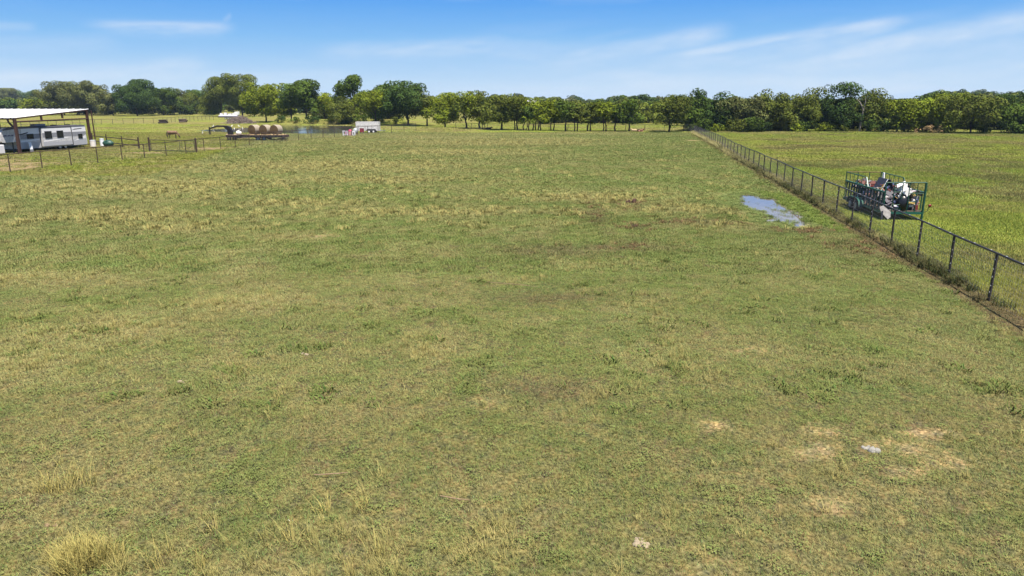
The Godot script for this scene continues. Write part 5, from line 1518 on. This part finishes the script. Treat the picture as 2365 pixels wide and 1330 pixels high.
		for s in [-1, 1]:
			put("insulator", MB.new().tube([Vector3(0.8 * s - 0.18, e[2] - 0.62, 0), Vector3(0.8 * s - 0.18, e[2] - 0.38, 0)], [0.07, 0.05], 6), mat(0.5, 0.5, 0.5), p)
	# far farm buildings on the rise
	for e in [[14.5, -590.0, 9.0, 0.2, "white roofed far barn above the straight row of trees"], [47.0, -640.0, 6.0, -0.3, "small white far house just right of the white roofed barn"], [122.0, -590.0, 8.0, 0.4, "pale far house on the rise left of the right woods"]]:
		var b := thing("far_building", e[4], "building", at(e[0], e[1]), e[3])
		var w: float = e[2]
		put("wall", MB.new().box(Vector3(0, 1.9, 0), Vector3(w, 3.8, w * 0.7)), mat(0.55, 0.53, 0.50, 0.8), b)
		put("roof", MB.new().prism([Vector2(-w * 0.42, 3.6), Vector2(w * 0.42, 3.6), Vector2(0, 5.6)], Vector3(w * 0.54, 0, 0), Vector3(0, 0, -1), Vector3.UP, Vector3(-w * 1.08, 0, 0)), mat(0.72, 0.72, 0.74, 0.5), b)
		put("door", MB.new().box(Vector3(-w * 0.2, 1.1, w * 0.35 + 0.02), Vector3(1.2, 2.2, 0.06)), mat(0.10, 0.08, 0.07), b)
		put("window", MB.new().box(Vector3(w * 0.22, 2.0, w * 0.35 + 0.02), Vector3(1.4, 1.0, 0.06)), mat(0.03, 0.035, 0.045, 0.1), b)


func water(called: String, poly: Array, y: float, grow: float, m: Material) -> void:
	var grown := Geometry2D.offset_polygon(PackedVector2Array(poly), grow)
	var p: PackedVector2Array = grown[0]
	var tris := Geometry2D.triangulate_polygon(p)
	var mb := MB.new()
	for i in range(0, tris.size(), 3):
		var a := Vector3(p[tris[i]].x, y, p[tris[i]].y)
		var b := Vector3(p[tris[i + 1]].x, y, p[tris[i + 1]].y)
		var c := Vector3(p[tris[i + 2]].x, y, p[tris[i + 2]].y)
		if (b - a).cross(c - a).y > 0.0: mb.tri(a, b, c)
		else: mb.tri(a, c, b)
	put(called, mb, m).set_meta("kind", "structure")


func _ready() -> void:
	# camera
	var cam := Camera3D.new()
	cam.name = "camera"
	cam.fov = 44.17
	cam.near = 0.1
	cam.far = 6000.0
	cam.position = Vector3(0, 6.0, 0)
	cam.rotation_degrees = Vector3(-14.7, 0, 0)
	add_child(cam)
	# sky and exposure
	var env := Environment.new()
	env.background_mode = Environment.BG_SKY
	env.sky = Sky.new()
	env.sky.sky_material = build_sky()
	env.tonemap_mode = Environment.TONE_MAPPER_LINEAR
	env.tonemap_exposure = 2.2
	env.background_energy_multiplier = 0.46
	env.fog_enabled = true
	env.fog_density = 0.00010
	env.fog_light_color = Color(0.72, 0.82, 0.95)
	env.sdfgi_enabled = true
	env.ssao_enabled = true
	env.ssil_enabled = true
	var we := WorldEnvironment.new()
	we.name = "environment"
	we.environment = env
	add_child(we)
	# sun, high, from behind the camera's right shoulder
	var sun := DirectionalLight3D.new()
	sun.name = "sun"
	sun.light_energy = 1.6
	sun.light_color = Color(1.0, 0.965, 0.90)
	sun.light_angular_distance = 0.5
	sun.shadow_enabled = true
	sun.basis = Basis.looking_at(-SUN_TO.normalized(), Vector3.FORWARD)
	add_child(sun)
	# noises and prints
	rng.seed = 11
	na.seed = 1; na.frequency = 0.035; na.fractal_octaves = 3
	nb.seed = 2; nb.frequency = 0.17; nb.fractal_octaves = 3
	nc.seed = 3; nc.frequency = 0.75; nc.fractal_octaves = 3
	nd.seed = 4; nd.frequency = 0.11; nd.fractal_octaves = 4
	fleck = noise_tex(0.06, 0.45, 1.0, 256, 8)
	soft = noise_tex(0.02, 0.82, 1.0, 256, 9)
	# setting
	build_ground()
	var pond_m := mat(0.045, 0.042, 0.034, 0.10)
	pond_m.metallic_specular = 0.6
	var puddle_m := mat(0.170, 0.142, 0.116, 0.015, 0.0, soft, 0.35)
	puddle_m.metallic_specular = 0.6
	water("pond", POND, POND_Y, 4.0, pond_m)
	water("puddle", PUDDLE, PUDDLE_Y, 0.6, puddle_m)
	build_trees()
	build_fences()
	# things
	build_camper()
	build_hay_trailer()
	build_cargo_trailer()
	build_junk_trailer()
	build_animals()
	build_small()
	build_grass()
